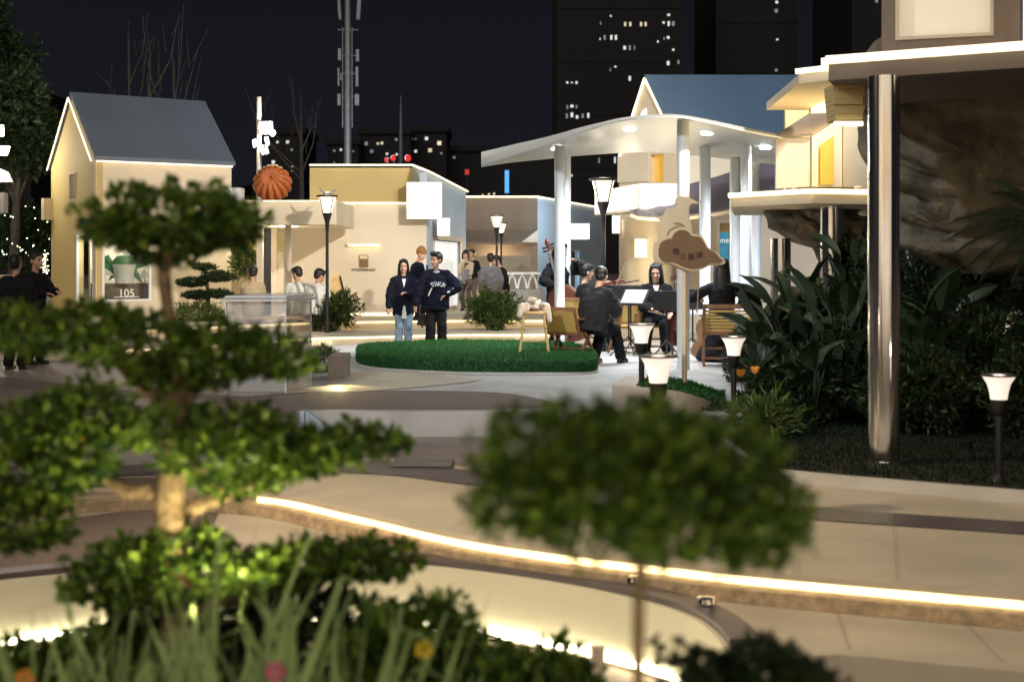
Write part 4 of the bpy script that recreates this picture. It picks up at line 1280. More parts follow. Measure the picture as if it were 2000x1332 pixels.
# ------------------------------------------------------------------ city behind
def tower_block(pxl, pxr, d, h, label, wins, group='dark tower blocks far behind', m='tower', hw=1.0, ww=.9):
    xl, xr = P(pxl, 0, d).x, P(pxr, 0, d).x
    o = wthing('tower_block', label, 'tower', ((xl + xr) / 2, d, -.8), group)
    obj('wall', MB().box(xl, d, -1, xr, d + 30, h), M[m], o)
    # floor bands
    for k in range(int(h / 9)):
        z = 9 * k + 8
        obj('ledge', MB().box(xl - .08, d - .10, z, xr + .08, d, z + .3), M[m], o)
    for px, py, w, hh, mm in wins:
        p = P(px, py, d)
        sx = F / d
        obj('window', MB().box(p.x - w / 2 / sx, d - .12, p.z - hh / 2 / sx, p.x + w / 2 / sx, d - .02, p.z + hh / 2 / sx), M[mm], o)
    return o
W_, B_, D_ = 'winw', 'win', 'windim'
tower_block(1088, 1332, 240, 62, 'wide dark tower block with scattered lit windows behind the canopy', [
    (1193, 32, 3, 3, B_), (1173, 46, 2, 6, D_), (1221, 48, 4, 8, W_), (1231, 48, 4, 8, W_), (1252, 48, 4, 8, W_), (1261, 48, 4, 8, W_),
    (1306, 30, 5, 4, B_), (1296, 45, 4, 4, B_), (1306, 47, 4, 9, B_), (1315, 47, 5, 9, D_), (1181, 74, 4, 9, D_), (1194, 74, 4, 9, B_), (1203, 74, 4, 9, B_), (1172, 77, 2, 4, B_),
    (1305, 74, 5, 5, B_), (1297, 76, 2, 6, D_), (1285, 82, 3, 4, B_), (1220, 94, 5, 7, B_), (1230, 94, 4, 9, D_), (1239, 94, 2, 9, D_), (1315, 98, 4, 4, B_),
    (1305, 124, 5, 8, B_), (1325, 122, 4, 7, D_), (1202, 131, 4, 3, B_), (1192, 137, 2, 6, D_), (1108, 162, 4, 4, B_), (1117, 162, 4, 2, B_), (1126, 162, 4, 5, B_), (1230, 154, 4, 9, B_),
    (1117, 208, 6, 5, B_), (1126, 209, 3, 6, D_), (1108, 210, 3, 7, D_), (1107, 227, 4, 9, D_), (1117, 225, 5, 9, B_), (1127, 229, 5, 6, B_), (1138, 227, 4, 8, D_), (1149, 226, 4, 9, B_),
    (1170, 314, 3, 10, D_), (1201, 313, 3, 12, B_), (1116, 343, 4, 4, B_), (1303, 150, 4, 3, B_), (1325, 150, 3, 3, B_), (1273, 150, 4, 2, D_)])
tower_block(1398, 1558, 255, 70, 'dark tower block above the blue roof with one column of lit windows', [
    (1517, 5, 5, 5, B_), (1516, 22, 6, 7, D_), (1518, 78, 4, 3, B_), (1516, 138, 5, 5, D_)])
tower_block(1664, 1760, 230, 75, 'dark tower block at upper right beside the pavilion', [(1712, 3, 5, 6, D_)])
tower_block(-60, 60, 200, 26, 'dark block far behind the trees at left', [(28, 132, 3, 3, W_), (57, 132, 2, 6, D_), (12, 102, 8, 9, D_)])
rnd = random.Random(3)
def far_block(pxl, pxr, pytop, d, label, wins):
    xl, xr = P(pxl, 0, d).x, P(pxr, 0, d).x; zt3 = P(0, pytop, d).z
    o = wthing('apartment_block', label, 'apartment block', ((xl + xr) / 2, d, -.8), 'far dark apartment blocks on the skyline')
    obj('wall', MB().box(xl, d, -1, xr, d + 12, zt3), M['tower'], o)
    obj('parapet', MB().box(xl - .3, d - .3, zt3, xr + .3, d + 12, zt3 + .8), M['tower'], o)
    for px, py, w, mm in wins:
        p = P(px, py, d); sx = F / d
        obj('window', MB().box(p.x - w / 2 / sx, d - .15, p.z - w / 2 / sx, p.x + w / 2 / sx, d - .02, p.z + w / 2 / sx), M[mm], o)
far_block(525, 592, 262, 180, 'far dark block behind the floodlight pole with three lit windows', [(542, 278, 4, B_), (562, 278, 6, W_), (570, 293, 4, D_), (534, 317, 6, B_), (571, 334, 3, B_), (572, 325, 3, W_)])
far_block(640, 700, 282, 185, 'far dark block behind the telecom mast', [(653, 295, 4, D_), (666, 293, 4, B_), (653, 318, 3, D_), (690, 296, 3, D_)])
far_block(702, 800, 262, 190, 'far dark block left of the red lanterns', [(715, 281, 7, D_), (738, 281, 4, W_), (746, 280, 5, W_), (726, 296, 6, D_), (774, 273, 5, D_), (756, 301, 4, B_), (775, 302, 4, B_)])
far_block(802, 872, 258, 195, 'far dark block right of the red lanterns', [(804, 272, 4, D_), (812, 272, 3, D_), (833, 271, 6, B_), (858, 280, 8, W_), (812, 296, 5, B_), (840, 294, 7, W_), (858, 281, 4, W_), (862, 300, 4, D_)])
far_block(874, 1086, 296, 200, 'long low dark block behind the blue neon tube', [(887, 308, 5, D_), (868, 336, 6, D_), (943, 381, 3, W_), (955, 380, 4, W_), (965, 379, 4, W_)])
hill = MB()
hp = [(-100, 0)]
for i in range(41):
    px = -1200 + i * 110
    hp.append((P(px, 0, 420).x, P(0, 330 + 40 * math.sin(i * .9) + 18 * math.sin(i * 2.3), 420).z))
hill.v = [(hp[1][0], 420, -5)] + [(a, 420 + 10 * math.sin(k), b) for k, (a, b) in enumerate(hp[1:])] + [(hp[-1][0], 420, -5)]
hill.f = [tuple(range(len(hill.v)))]
n_ = len(hill.v)
hill.extr([Vector(v) for v in hill.v], (0, 60, -2))
structure('hills', hill, M['tower'])
s_ = wthing('blue_neon_tube', 'vertical blue glowing neon tube above the brown shop roof', 'neon sign', P(990, 375, 120))
obj('tube', MB().box(P(986, 0, 120).x, 120, P(0, 377, 120).z, P(994, 0, 120).x, 120.4, P(0, 333, 120).z), M['blue'], s_)
obj('post', MB().box(P(989, 0, 120).x, 120.5, -.8, P(991, 0, 120).x, 120.8, P(0, 333, 120).z), M['black'], s_)
s_ = wthing('red_neon_sign', 'small square red glowing sign left of the canopy tip', 'neon sign', P(912, 342, 120))
for iy in range(2):
    for ix in range(2):
        obj('character', MB().box(P(908.5 + ix * 4, 0, 120).x, 120, P(0, 341 - iy * 5, 120).z, P(911.5 + ix * 4, 0, 120).x, 120.2, P(0, 337 - iy * 5, 120).z), M['red'], s_)
obj('board', MB().box(P(907, 0, 120).x, 120.21, P(0, 343, 120).z, P(917, 0, 120).x, 120.5, P(0, 330, 120).z), M['redwood'], s_)
obj('post', MB().box(P(911, 0, 120).x, 120.5, -.8, P(913, 0, 120).x, 120.8, P(0, 333, 120).z), M['black'], s_)
for i, (px, py, r_, lb) in enumerate([(768, 309, 5, 'red lantern in the middle of the row above the cream shop roof'), (797, 309, 6, 'larger red lantern at the right end above the cream shop roof'), (755, 313, 4, 'small red lantern at the left end above the cream shop roof')]):
    c = P(px, py, 60); rr = r_ / F * 60
    o = wthing('red_lantern', lb, 'lantern', c)
    obj('globe', MB().lathe([(.4 * rr, -1.1 * rr), (.9 * rr, -.7 * rr), (rr, 0), (.9 * rr, .7 * rr), (.4 * rr, 1.1 * rr)], c, 12), M['red'], o, smooth=True)
    obj('cap', MB().box(c.x - .3 * rr, 60 - .3 * rr, c.z + 1.1 * rr, c.x + .3 * rr, 60 + .3 * rr, c.z + 1.35 * rr), M['black'], o)
    obj('stand', MB().box(c.x - .02, 60.1, -.8, c.x + .02, 60.14, c.z), M['black'], o)

# telecom mast
tm = wthing('telecom_mast', 'tall dark grey telecom mast with antenna panels behind the cream shop', 'mast', P(679, 520, 70))
x = P(679, 0, 70).x
obj('pole', MB().tube([(x, 70, -.8), (x, 70, P(0, 40, 70).z), (x, 70, P(0, -60, 70).z)], [.22, .15, .12], 12), M['grey'], tm, smooth=True)
for s_x in (670, 688.5):
    obj('cable_rail', MB().tube([(P(s_x, 0, 70).x, 69.8, P(0, 250, 70).z), (P(s_x, 0, 70).x, 69.8, P(0, 55, 70).z)], .03, 5), M['grey'], tm)
for py in (110, 145, 190, 60):
    obj('bracket', MB().box(P(660, 0, 70).x, 69.9, P(0, py, 70).z, P(700, 0, 70).x, 69.98, P(0, py - 1.5, 70).z), M['grey'], tm)
for px, y0, y1, w in ((663, 95, 118, 6), (698, 97, 120, 6), (661, 133, 168, 3), (697, 131, 169, 5), (662, 184, 206, 6), (697, 184, 206, 8), (664, -20, 38, 5), (699, -20, 38, 7), (666, 145, 157, 3)):
    lean_ = 4 if y0 < 0 else 0
    sg = -1 if px < 679 else 1
    obj('antenna_panel', MB().extr([P(px - w / 2, y1, 69.7), P(px + w / 2, y1, 69.7), P(px + w / 2 + lean_ * sg, y0, 69.7), P(px - w / 2 + lean_ * sg, y0, 69.7)], (0, .3, 0)), M['grey'], tm)
o = wthing('lightning_rod', 'thin dark rod rising behind the red lanterns', 'rod', P(783, 310, 90))
x = P(783, 0, 90).x; obj('rod', MB().tube([(x, 90, -.8), (x, 90, P(0, 260, 90).z), (x, 90, P(0, 187, 90).z)], [.2, .1, .03], 8), M['grey'], o)
lamp('POINT', P(760, 300, 62), 900, (.7, .75, .9), size=1, parent=tm)

# bare trees
def bare_tree(px, pybase, pytop, d, seed, label, spread=.5, n=9, tr=.1):
    rd = random.Random(seed)
    b = Vector((P(px, 0, d).x, d, 0)); top = P(px, pytop, d).z
    o = wthing('bare_tree', label, 'tree', b)
    hgt = top
    obj('trunk', MB().tube([b, b + Vector((.05, 0, hgt * .45)), b + Vector((.02, 0, hgt * .75)), b + Vector((0, 0, hgt))], [tr, tr * .7, tr * .35, .01], 7), M['darkbark'], o)
    for k in range(n):
        z = hgt * (.35 + .5 * rd.random()); a = rd.uniform(-1, 1); L = hgt * rd.uniform(.2, .42)
        s = b + Vector((0, 0, z)); e = s + Vector((a * L * spread, rd.uniform(-.3, .3), L)); mm = (s + e) / 2 + Vector((a * L * spread * .2, 0, -L * .06))
        mb = MB().tube([s, mm, e], [tr * .3, tr * .2, .008], 5)
        for q in range(3):
            t = rd.uniform(.3, .9); s2 = s.lerp(e, t); e2 = s2 + Vector((a * L * spread * rd.uniform(-.3, .8), 0, L * rd.uniform(.2, .45)))
            mb.tube([s2, e2], [tr * .14, .006], 4)
        obj('limb', mb, M['darkbark'], o)
bare_tree(292, 400, 80, 42, 1, 'bare tree with upright branches behind the slate roof, right of the chimneyless ridge centre', .5, 9, .09)
bare_tree(252, 400, 78, 43, 5, 'slimmer bare tree behind the slate roof, nearest its left end', .35, 6, .07)
bare_tree(340, 400, 120, 42, 8, 'short bare tree behind the right end of the slate roof', .5, 8, .07)
bare_tree(587, 400, 175, 55, 12, 'bare tree silhouette between the pumpkin and the telecom mast', .8, 5, .13)

# ------------------------------------------------------------------ leafy trees
def pad_tree(name, label, base, trunk, pads, d, leaf, lw, m, bark, branch=(), dens=1.0, dj=None, group=None, catg='tree', trr=None):
    o = wthing(name, label, catg, base, group)
    mb = MB().tube([P(x, y, d) for x, y, r in trunk], [r / F * d for x, y, r in trunk], 12)
    obj('trunk', mb, M[bark], o, smooth=True)
    for br in branch:
        obj('branch', MB().tube([P(x, y, d + .02 * i) for i, (x, y, r) in enumerate(br)], [r / F * d for x, y, r in br], 8), M[bark], o, smooth=True)
    for i, pdq in enumerate(pads):
        cx, cy, rx, rz = pdq[:4]; dd = d + (pdq[4] if len(pdq) > 4 else 0)
        c = P(cx, cy, dd); sx = dd / F
        r = (rx * sx * 1.06, rx * sx * .8, rz * sx * (1.02 if d > 4 else 1.3))
        area = rx * rz * sx * sx
        n = int(dens * 38 * area / (leaf * lw) + 60)
        n = min(n, 16000)
        p_, q_ = cloud_points(c, r, n, shell=.5, lump=.17, low_f=(.5 if d > 4 else .95))
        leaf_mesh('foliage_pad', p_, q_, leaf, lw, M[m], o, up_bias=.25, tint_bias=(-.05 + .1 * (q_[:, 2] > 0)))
        # twigs holding the pad
        mb = MB()
        for k in range(6):
            a = random.uniform(0, 6.28)
            mb.tube([c - Vector((0, 0, r[2] * .5)), c + Vector((math.cos(a) * r[0] * .6, math.sin(a) * r[1] * .6, -r[2] * .05))], [.008 * d / 4, .003 * d / 4], 5)
        obj('twigs', mb, M[bark], o)
    return o

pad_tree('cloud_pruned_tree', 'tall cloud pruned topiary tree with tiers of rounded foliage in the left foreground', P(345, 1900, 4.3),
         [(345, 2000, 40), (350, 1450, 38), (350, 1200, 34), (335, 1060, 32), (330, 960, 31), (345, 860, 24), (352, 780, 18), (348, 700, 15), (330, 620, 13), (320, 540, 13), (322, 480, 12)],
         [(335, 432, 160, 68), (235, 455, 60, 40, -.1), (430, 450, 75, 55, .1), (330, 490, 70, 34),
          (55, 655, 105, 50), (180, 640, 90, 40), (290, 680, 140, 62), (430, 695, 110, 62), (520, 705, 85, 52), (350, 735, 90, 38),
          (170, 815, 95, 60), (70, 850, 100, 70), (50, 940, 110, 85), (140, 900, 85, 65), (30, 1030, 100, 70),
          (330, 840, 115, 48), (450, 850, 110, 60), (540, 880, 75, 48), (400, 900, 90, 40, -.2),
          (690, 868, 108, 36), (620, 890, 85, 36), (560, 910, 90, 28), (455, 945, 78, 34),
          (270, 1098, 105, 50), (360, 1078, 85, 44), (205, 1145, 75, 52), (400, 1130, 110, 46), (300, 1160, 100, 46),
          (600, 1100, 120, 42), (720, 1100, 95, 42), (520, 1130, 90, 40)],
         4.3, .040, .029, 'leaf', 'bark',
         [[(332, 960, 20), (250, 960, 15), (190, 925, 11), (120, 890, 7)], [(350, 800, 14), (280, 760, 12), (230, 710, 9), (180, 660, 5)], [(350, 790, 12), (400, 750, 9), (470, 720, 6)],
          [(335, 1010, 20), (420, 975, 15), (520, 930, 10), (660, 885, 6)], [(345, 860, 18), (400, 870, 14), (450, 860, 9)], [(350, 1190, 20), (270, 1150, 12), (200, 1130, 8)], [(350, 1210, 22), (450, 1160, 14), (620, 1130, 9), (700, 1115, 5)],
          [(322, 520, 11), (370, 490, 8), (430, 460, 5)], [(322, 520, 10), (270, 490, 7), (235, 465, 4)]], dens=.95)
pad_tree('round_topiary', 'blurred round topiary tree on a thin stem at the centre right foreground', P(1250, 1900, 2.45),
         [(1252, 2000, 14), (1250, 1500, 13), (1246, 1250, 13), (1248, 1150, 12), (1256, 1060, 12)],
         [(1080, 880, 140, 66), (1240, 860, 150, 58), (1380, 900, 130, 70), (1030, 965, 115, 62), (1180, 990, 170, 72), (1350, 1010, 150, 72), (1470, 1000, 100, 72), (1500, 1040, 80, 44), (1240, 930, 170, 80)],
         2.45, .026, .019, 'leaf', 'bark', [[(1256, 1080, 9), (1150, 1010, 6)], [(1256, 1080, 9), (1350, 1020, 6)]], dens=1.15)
# garden uplight under the cloud tree
ul = wthing('garden_uplight', 'small spotlight hidden in the planting at the foot of the cloud pruned tree', 'spotlight', P(420, 1750, 4.0))
p = P(440, 1300, 3.95)
obj('stake', MB().tube([(p.x, p.y, -.5), p], .008, 6), M['black'], ul)
obj('head', MB().lathe([(.015, 0), (.028, .05), (.026, .052)], p, 14), M['black'], ul)
obj('lens', MB().lathe([(.024, .0525), (.024, .055)], p, 14), M['black'], ul)
lamp('SPOT', p + Vector((0, 0, .1)), 24, (1, .84, .46), aim=P(390, 780, 4.25), size=.03, spot=120, blend=.8, parent=ul)
p2_ = Vector((P(1290, 0, 2.1).x, 2.1, -.35))
ul2 = wthing('garden_uplight', 'small unseen spotlight added in the planting to light the round topiary', 'spotlight', p2_)  # lamp added below view to brighten the topiary
obj('head', MB().lathe([(.03, 0), (.05, .08), (.045, .085)], p2_, 14), M['black'], ul2)
lamp('SPOT', p2_ + Vector((0, 0, .1)), 34, (1, .85, .5), aim=P(1240, 950, 2.45), size=.05, spot=80, blend=.8, parent=ul2)

# foreground bushes
def bush(label, cx, cy, rx, rz, d, leaf, lw, m='leaf', n=None, group=None, stem=True, bark='bark', flat=False, lump=.36, name='bush', ry=.8):
    c = P(cx, cy, d); sx = d / F
    o = wthing(name, label, 'bush', (c.x, c.y, c.z - rz * sx), group)
    n = n or int(26 * rx * rz * sx * sx / (leaf * lw)) + 80
    p_, q_ = cloud_points(c, (rx * sx, rx * sx * ry, rz * sx), min(n, 16000), flat_bottom=flat, lump=lump, shell=.5)
    leaf_mesh('foliage', p_, q_, leaf, lw, M[m], o, up_bias=.3)
    mb = MB()
    for k in range(5):
        a = random.uniform(0, 6.28)
        mb.tube([(c.x, c.y, c.z - rz * sx * .98), c + Vector((math.cos(a) * rx * sx * .4, math.sin(a) * rx * sx * .3, rz * sx * .3))], [.012, .004], 5)
    obj('stems', mb, M[bark], o)
    return o
bush('low bright green bush at the bottom edge right of the grass blades', 810, 1275, 135, 90, 3.9, .036, .024, n=2600)
bush('low spreading bush at the bottom edge under the glowing bench strip', 1010, 1350, 150, 74, 3.8, .036, .024, n=2400)
bush('dark blurred bush at the bottom edge right of the thin topiary stem', 1480, 1352, 190, 82, 3.0, .026, .018, 'leafdark', n=3600)
bush('leafy bush at the bottom left corner behind the grass blades', 80, 1335, 150, 75, 4.2, .036, .024, n=2600)
bush('leafy bush behind the topiary trunk at the bottom edge', 540, 1270, 210, 110, 4.5, .040, .028, 'leafdark', n=4600)
bush('green bush left of the topiary trunk at the bottom edge', 270, 1290, 120, 90, 4.5, .040, .028, n=2600)


def blade_plant(label, px, pytop, d, nb, wid, seed, m='iris', group='clumps of pale strap leaves in the foreground', flower=None, spreadk=1.0):
    rd = random.Random(seed)
    base = Vector((P(px, 0, d).x, d, -.45)); ht = P(0, pytop, d).z - base.z
    o = wthing('strap_leaf_plant', label, 'plant', base, group)
    for k in range(nb):
        a = rd.uniform(-1, 1) * spreadk; h = ht * rd.uniform(.6, 1.02); y = rd.uniform(-.2, .2)
        w = wid * rd.uniform(.7, 1.2)
        pts = [base + Vector((a * .03, 0, 0)), base + Vector((a * .10, y * .3, h * .4)), base + Vector((a * .19, y * .7, h * .75)), base + Vector((a * .33, y, h))]
        if rd.random() < .3: pts.append(pts[-1] + Vector((a * .14, 0, -h * .04)))
        mb = MB(); n = len(pts); s = Vector((math.cos(k), math.sin(k) * .5, 0))
        ws = [w * .7, w, w * .8, w * .35, .001][:n]
        if n == 4: ws[-1] = .001
        for p, ww in zip(pts, ws):
            mb.v += [tuple(p - s * ww), tuple(p + Vector((0, ww * .35, 0))), tuple(p + s * ww)]
        for i in range(n - 1):
            for j in (0, 1): mb.f.append((i * 3 + j, i * 3 + j + 1, i * 3 + j + 4, i * 3 + j + 3))
        obj('leaf', mb, M[m], o, smooth=True)
    if flower:
        fx, fy, fm_ = flower
        c = P(fx, fy, d - .05)
        mb = MB().tube([base, c], [.006, .004], 5); obj('flower_stem', mb, M[m], o)
        for k in range(5):
            a = k * 1.256
            obj('petal', MB().ell(c + Vector((math.cos(a) * .016, 0, math.sin(a) * .016)), (.010, .005, .010), 8, 5), M[fm_], o)
bl = [(60, 1230, 3.6, 9), (150, 1180, 3.7, 8), (240, 1210, 3.5, 9), (400, 1040, 3.9, 9), (470, 1100, 3.5, 8), (560, 1150, 3.4, 9), (640, 1190, 3.5, 8), (700, 1130, 3.7, 10), (760, 1170, 3.6, 8), (330, 1190, 3.5, 8), (20, 1190, 3.8, 7), (610, 1225, 3.9, 8), (110, 1245, 3.9, 8), (870, 1240, 3.7, 7), (200, 1150, 4.0, 7)]
where = ['at the bottom left corner, first clump', 'below the left glowing strip', 'left of the topiary trunk', 'tallest, rising before the topiary trunk', 'bright green, right of the topiary trunk', 'above the pink flower', 'right of the pink flower', 'broad, crossing the lower right foliage tier', 'beside the low bright green bush', 'directly in front of the topiary trunk', 'at the left edge of the photo', 'low, behind the clump above the pink flower', 'low, below the left end of the glowing strip', 'rightmost, at the edge of the low spreading bush', 'behind the clumps left of the topiary trunk']
for i, (px, py, d, nb) in enumerate(bl):
    blade_plant('clump of pale strap leaves ' + where[i], px, py, d, nb + 13, .0165, i + 20, flower=((538, 1312, 'pink') if i == 5 else (828, 1268, 'yellowp') if i == 8 else (48, 1325, 'orange') if i == 0 else None))

# unseen shop front added behind the camera for column reflections and fill light
ns = wthing('reflection_shop', 'unseen cream shop front with glowing windows, added behind the camera for reflections and fill', 'shop', (0, -13, -.8))
obj('wall', MB().box(-27, -13.4, -.8, 27, -13, 9.5), M['cream'], ns)
for i, x in enumerate((-12, -7.5, -4.4, -1.2, 2.0, 5.2, 9.4, 13)):  # glowing panes added for the columns to mirror
    obj('upper_fill_pane', MB().box(x - .5, -12.99, 5.4, x + .5, -12.96, 8.2), M[('doorlit', 'signlit')[i % 2]], ns)
for i, (x, w, z0, z1, mm) in enumerate(((-12, 1.6, 0, 2.8, 'doorlit'), (-8.6, .7, .2, 2.8, 'signlit'), (-6, 1.8, -.4, 2.6, 'doorlit'), (-3, .5, .2, 3, 'signlit'), (-.6, 1.2, -.4, 2.6, 'doorlit'), (2.4, .6, .3, 3, 'signlit'), (4.6, 1.6, -.4, 2.8, 'doorlit'), (8, .7, .2, 3, 'signlit'), (10.5, 1.4, -.4, 2.8, 'doorlit'), (13.5, .6, .2, 2.8, 'signlit'))):
    obj('window', MB().box(x - w / 2, -12.99, z0, x + w / 2, -12.96, z1), M[mm], ns)
obj('light_strip', MB().box(-16, -12.99, 4.5, 16, -12.93, 4.56), M['led'], ns)
for x in (-20, -12, -4, 4, 12, 20):  # added wash lamps that brighten the mirrored wall
    lamp('SPOT', (x, -9.8, 3.0), 950, (1, .86, .68), aim=(x, -13, 2.6), size=.2, spot=130, blend=1, parent=ns); lamp('SPOT', (x, -9.8, 7.2), 800, (1, .88, .74), aim=(x, -13, 7.2), size=.2, spot=130, blend=1, parent=ns)

for (x_, y_, pw, ax_, ay_, az_, lb) in ((P(1560, 0, 18.2).x, 18.2, 60, P(1560, 0, 19.4).x, 19.6, 2.0, 'small spotlight added in the bed to brighten the hanging rock'), (P(1890, 0, 12.6).x, 12.6, 10, P(1880, 0, 14).x, 14.2, 2.4, 'small spotlight added in the bed to brighten the dark rock wall')):
    u_l = wthing('garden_uplight', lb, 'spotlight', (x_, y_, -.18))  # lamp added because the rocks came out dark
    obj('head', MB().lathe([(.03, -.18), (.05, -.10), (.045, -.095)], (x_, y_, 0), 12), M['black'], u_l)
    lamp('SPOT', (x_, y_, -.06), pw, (1, .74, .38), aim=(ax_, ay_, az_), size=.05, spot=85, blend=.8, parent=u_l)
gw = wthing('garden_wall', 'low tan garden wall between the gabled house and the cream shop', 'wall', P(482, 600, 33))
obj('wall_body', MB().box(P(440, 0, 33).x, 33, 0, P(520, 0, 33).x, 33.2, P(0, 500, 33).z), M['tan'], gw)
obj('coping', MB().box(P(438, 0, 33).x, 32.97, P(0, 500, 33).z, P(522, 0, 33).x, 33.23, P(0, 498, 33).z), M['cream'], gw)
lamp('POINT', (P(485, 0, 31).x, 31.2, 1.9), 22, (1, .88, .6), size=.1, parent=gw)

# ------------------------------------------------------------------ left background trees
def crown_tree(label, cx, cy, rx, rz, d, leaf, lw, trunk_px, n=6000, m='leafdark', lumps=7, seed=1, tr=.16, name='tree'):
    rd = random.Random(seed)
    b = Vector((P(trunk_px, 0, d).x, d, 0))
    o = wthing(name, label, 'tree', b)
    c = P(cx, cy, d); sx = d / F
    obj('trunk', MB().tube([b, b.lerp(c, .5), c], [tr, tr * .7, tr * .3], 9), M['darkbark'], o, smooth=True)
    ps, qs = [], []
    for k in range(lumps):
        a = rd.uniform(0, 6.28); q = rd.uniform(.2, .75)
        cc_ = c + Vector((math.cos(a) * rx * sx * q, rd.uniform(-.5, .5) * rx * sx * .5, math.sin(a) * rz * sx * q))
        s = rd.uniform(.3, .5)
        p_, q_ = cloud_points(cc_, (rx * sx * s, rx * sx * s, rz * sx * s), n // lumps, flat_bottom=False, lump=.3, shell=.6)
        ps.append(p_); qs.append(q_)
        obj('limb', MB().tube([b.lerp(c, .6), cc_], [tr * .4, .02], 5), M['darkbark'], o)
    leaf_mesh('crown', np.concatenate(ps), np.concatenate(qs), leaf, lw, M[m], o)
    return o
crown_tree('dark leafy tree by the edge floodlight, its crown lit from below', 40, 250, 110, 130, 36, .17, .10, 20, 5000, seed=3)
crown_tree('dark tree with hanging fairy lights left of the gabled house', 55, 440, 75, 90, 37, .16, .09, 40, 3500, seed=5)
crown_tree('very dark tall tree behind the floodlight tree at far left', -40, 150, 130, 150, 44, .2, .12, -30, 4000, seed=8)
crown_tree('small dark tree touching the left gable of the grey roofed house', 108, 245, 28, 55, 37, .15, .09, 105, 1200, seed=9, lumps=4, tr=.07)
fl_ = wthing('fairy_lights', 'string of tiny fairy lights wound through the left tree', 'fairy lights', P(70, 500, 35.8))
mb = MB(); rd = random.Random(4)
pts_ = [(87 + rd.gauss(0, 4), rd.uniform(495, 540)) for _ in range(55)] + [(14 + i * 5 + rd.uniform(-2, 2), 468 + i * 3.5 + rd.uniform(-2, 2)) for i in range(8)] + [(rd.uniform(0, 100), rd.uniform(400, 500)) for _ in range(22)]
for px, py in pts_: mb.ell(P(px, py, 35.8 + rd.uniform(-.3, .3)), .014, 5, 4)
obj('bulbs', mb, M['fairy'], fl_, kind='stuff')
mb = MB().tube([P(x, y, 35.9) for x, y in sorted(pts_)[::3]], .004, 4); obj('wire', mb, M['black'], fl_)
# slatted screen at left edge
sc_ = wthing('slatted_screen', 'pale slatted screen at the left edge behind the two men', 'screen', P(10, 640, 34))
for k in range(11):
    x = P(-10 + k * 3.2, 0, 34).x
    obj('slat', MB().box(x, 34, 0, x + .028, 34.03, P(0, 540, 34).z), M['cream'], sc_)
obj('top_rail', MB().box(P(-12, 0, 34).x, 33.98, P(0, 540, 34).z, P(26, 0, 34).x, 34.05, P(0, 537, 34).z), M['cream'], sc_)

# ------------------------------------------------------------------ mid bushes, small bonsai
bush('low yellow green planting under the small bonsai beside the gabled house', 390, 612, 52, 20, 28.0, .09, .02, 'leafmid', 2600, bark='darkbark')
pad_tree('small_bonsai', 'small cloud pruned pine in front of the gabled house wall', P(405, 640, 28),
         [(404, 640, 5), (406, 580, 4), (404, 545, 3), (398, 520, 2)], [(425, 542, 32, 11), (375, 553, 28, 9), (385, 577, 26, 8), (425, 575, 26, 8), (398, 522, 22, 6)], 28, .06, .02, 'leafdark', 'darkbark', dens=2.2)
bush('dense green bush around the foot of the left street lamp', 655, 606, 40, 34, 27.2, .09, .028, 'leafmid', 3600, bark='darkbark')
bush('darker low hedge left of the lamp bush behind the acrylic stand', 626, 618, 28, 24, 27.0, .07, .02, 'leafdark', 1600, bark='darkbark')
bush('leafy flowering bush before the brown shop steps', 962, 606, 50, 34, 27.6, .10, .03, 'leafmid', 4200, bark='darkbark')
bush('wispy green planting at the right foot of the acrylic stand', 632, 712, 32, 36, 19.2, .07, .014, 'leafmid', 2600, bark='darkbark', lump=.1)
bush('dark green planting inside the acrylic stand', 525, 740, 84, 30, 18.4, .06, .02, 'leafdark', 3600, bark='darkbark', lump=.12)
bush('round clipped dark topiary ball beside the wooden chair', 1452, 712, 40, 56, 17.6, .035, .018, 'leafdark', 4200, bark='darkbark', lump=.05)
bx_ = wthing('planter_box', 'grey planter box end beyond the acrylic stand, lit at its foot', 'planter', G(655, 748, 0))
obj('box', MB().box(G(640, 742, 0).x, 17.9, 0, G(672, 742, 0).x, 18.6, .30), M['taupe'], bx_, bevel=.01)
ug = wthing('ground_uplight', 'small recessed ground light glowing gold on the paving', 'ground light', G(668, 756, 0))
p = G(660, 757, 0)
obj('lens', MB().lathe([(.05, .006), (.05, .014)], p, 14), M['led'], ug)
lamp('SPOT', p + Vector((-.05, .25, .28)), 14, (1, .8, .35), aim=p, size=.03, spot=120, blend=1, parent=ug)
wb = wthing('white_planter_rim', 'flat white curved planter rim with turf left of the turf island', 'planter', G(660, 700, 0))
rim = smooth_curve([(612, 702), (650, 704), (680, 700), (702, 690), (690, 686), (640, 690), (612, 692)], 3)
obj('rim', MB().prism([(G(x, y, 0).x, G(x, y, 0).y) for x, y in rim], 0.0, .11), M['white'], wb)

bush('lit leafy shrub seen under the pergola left of its first post', 478, 508, 26, 34, 30.5, .10, .03, 'leafmid', 1800, bark='darkbark', name='shrub')
bush('tall dark shrub in the gap behind the garden wall', 478, 440, 34, 44, 34.5, .14, .05, 'leafdark', 1800, bark='darkbark', name='shrub')
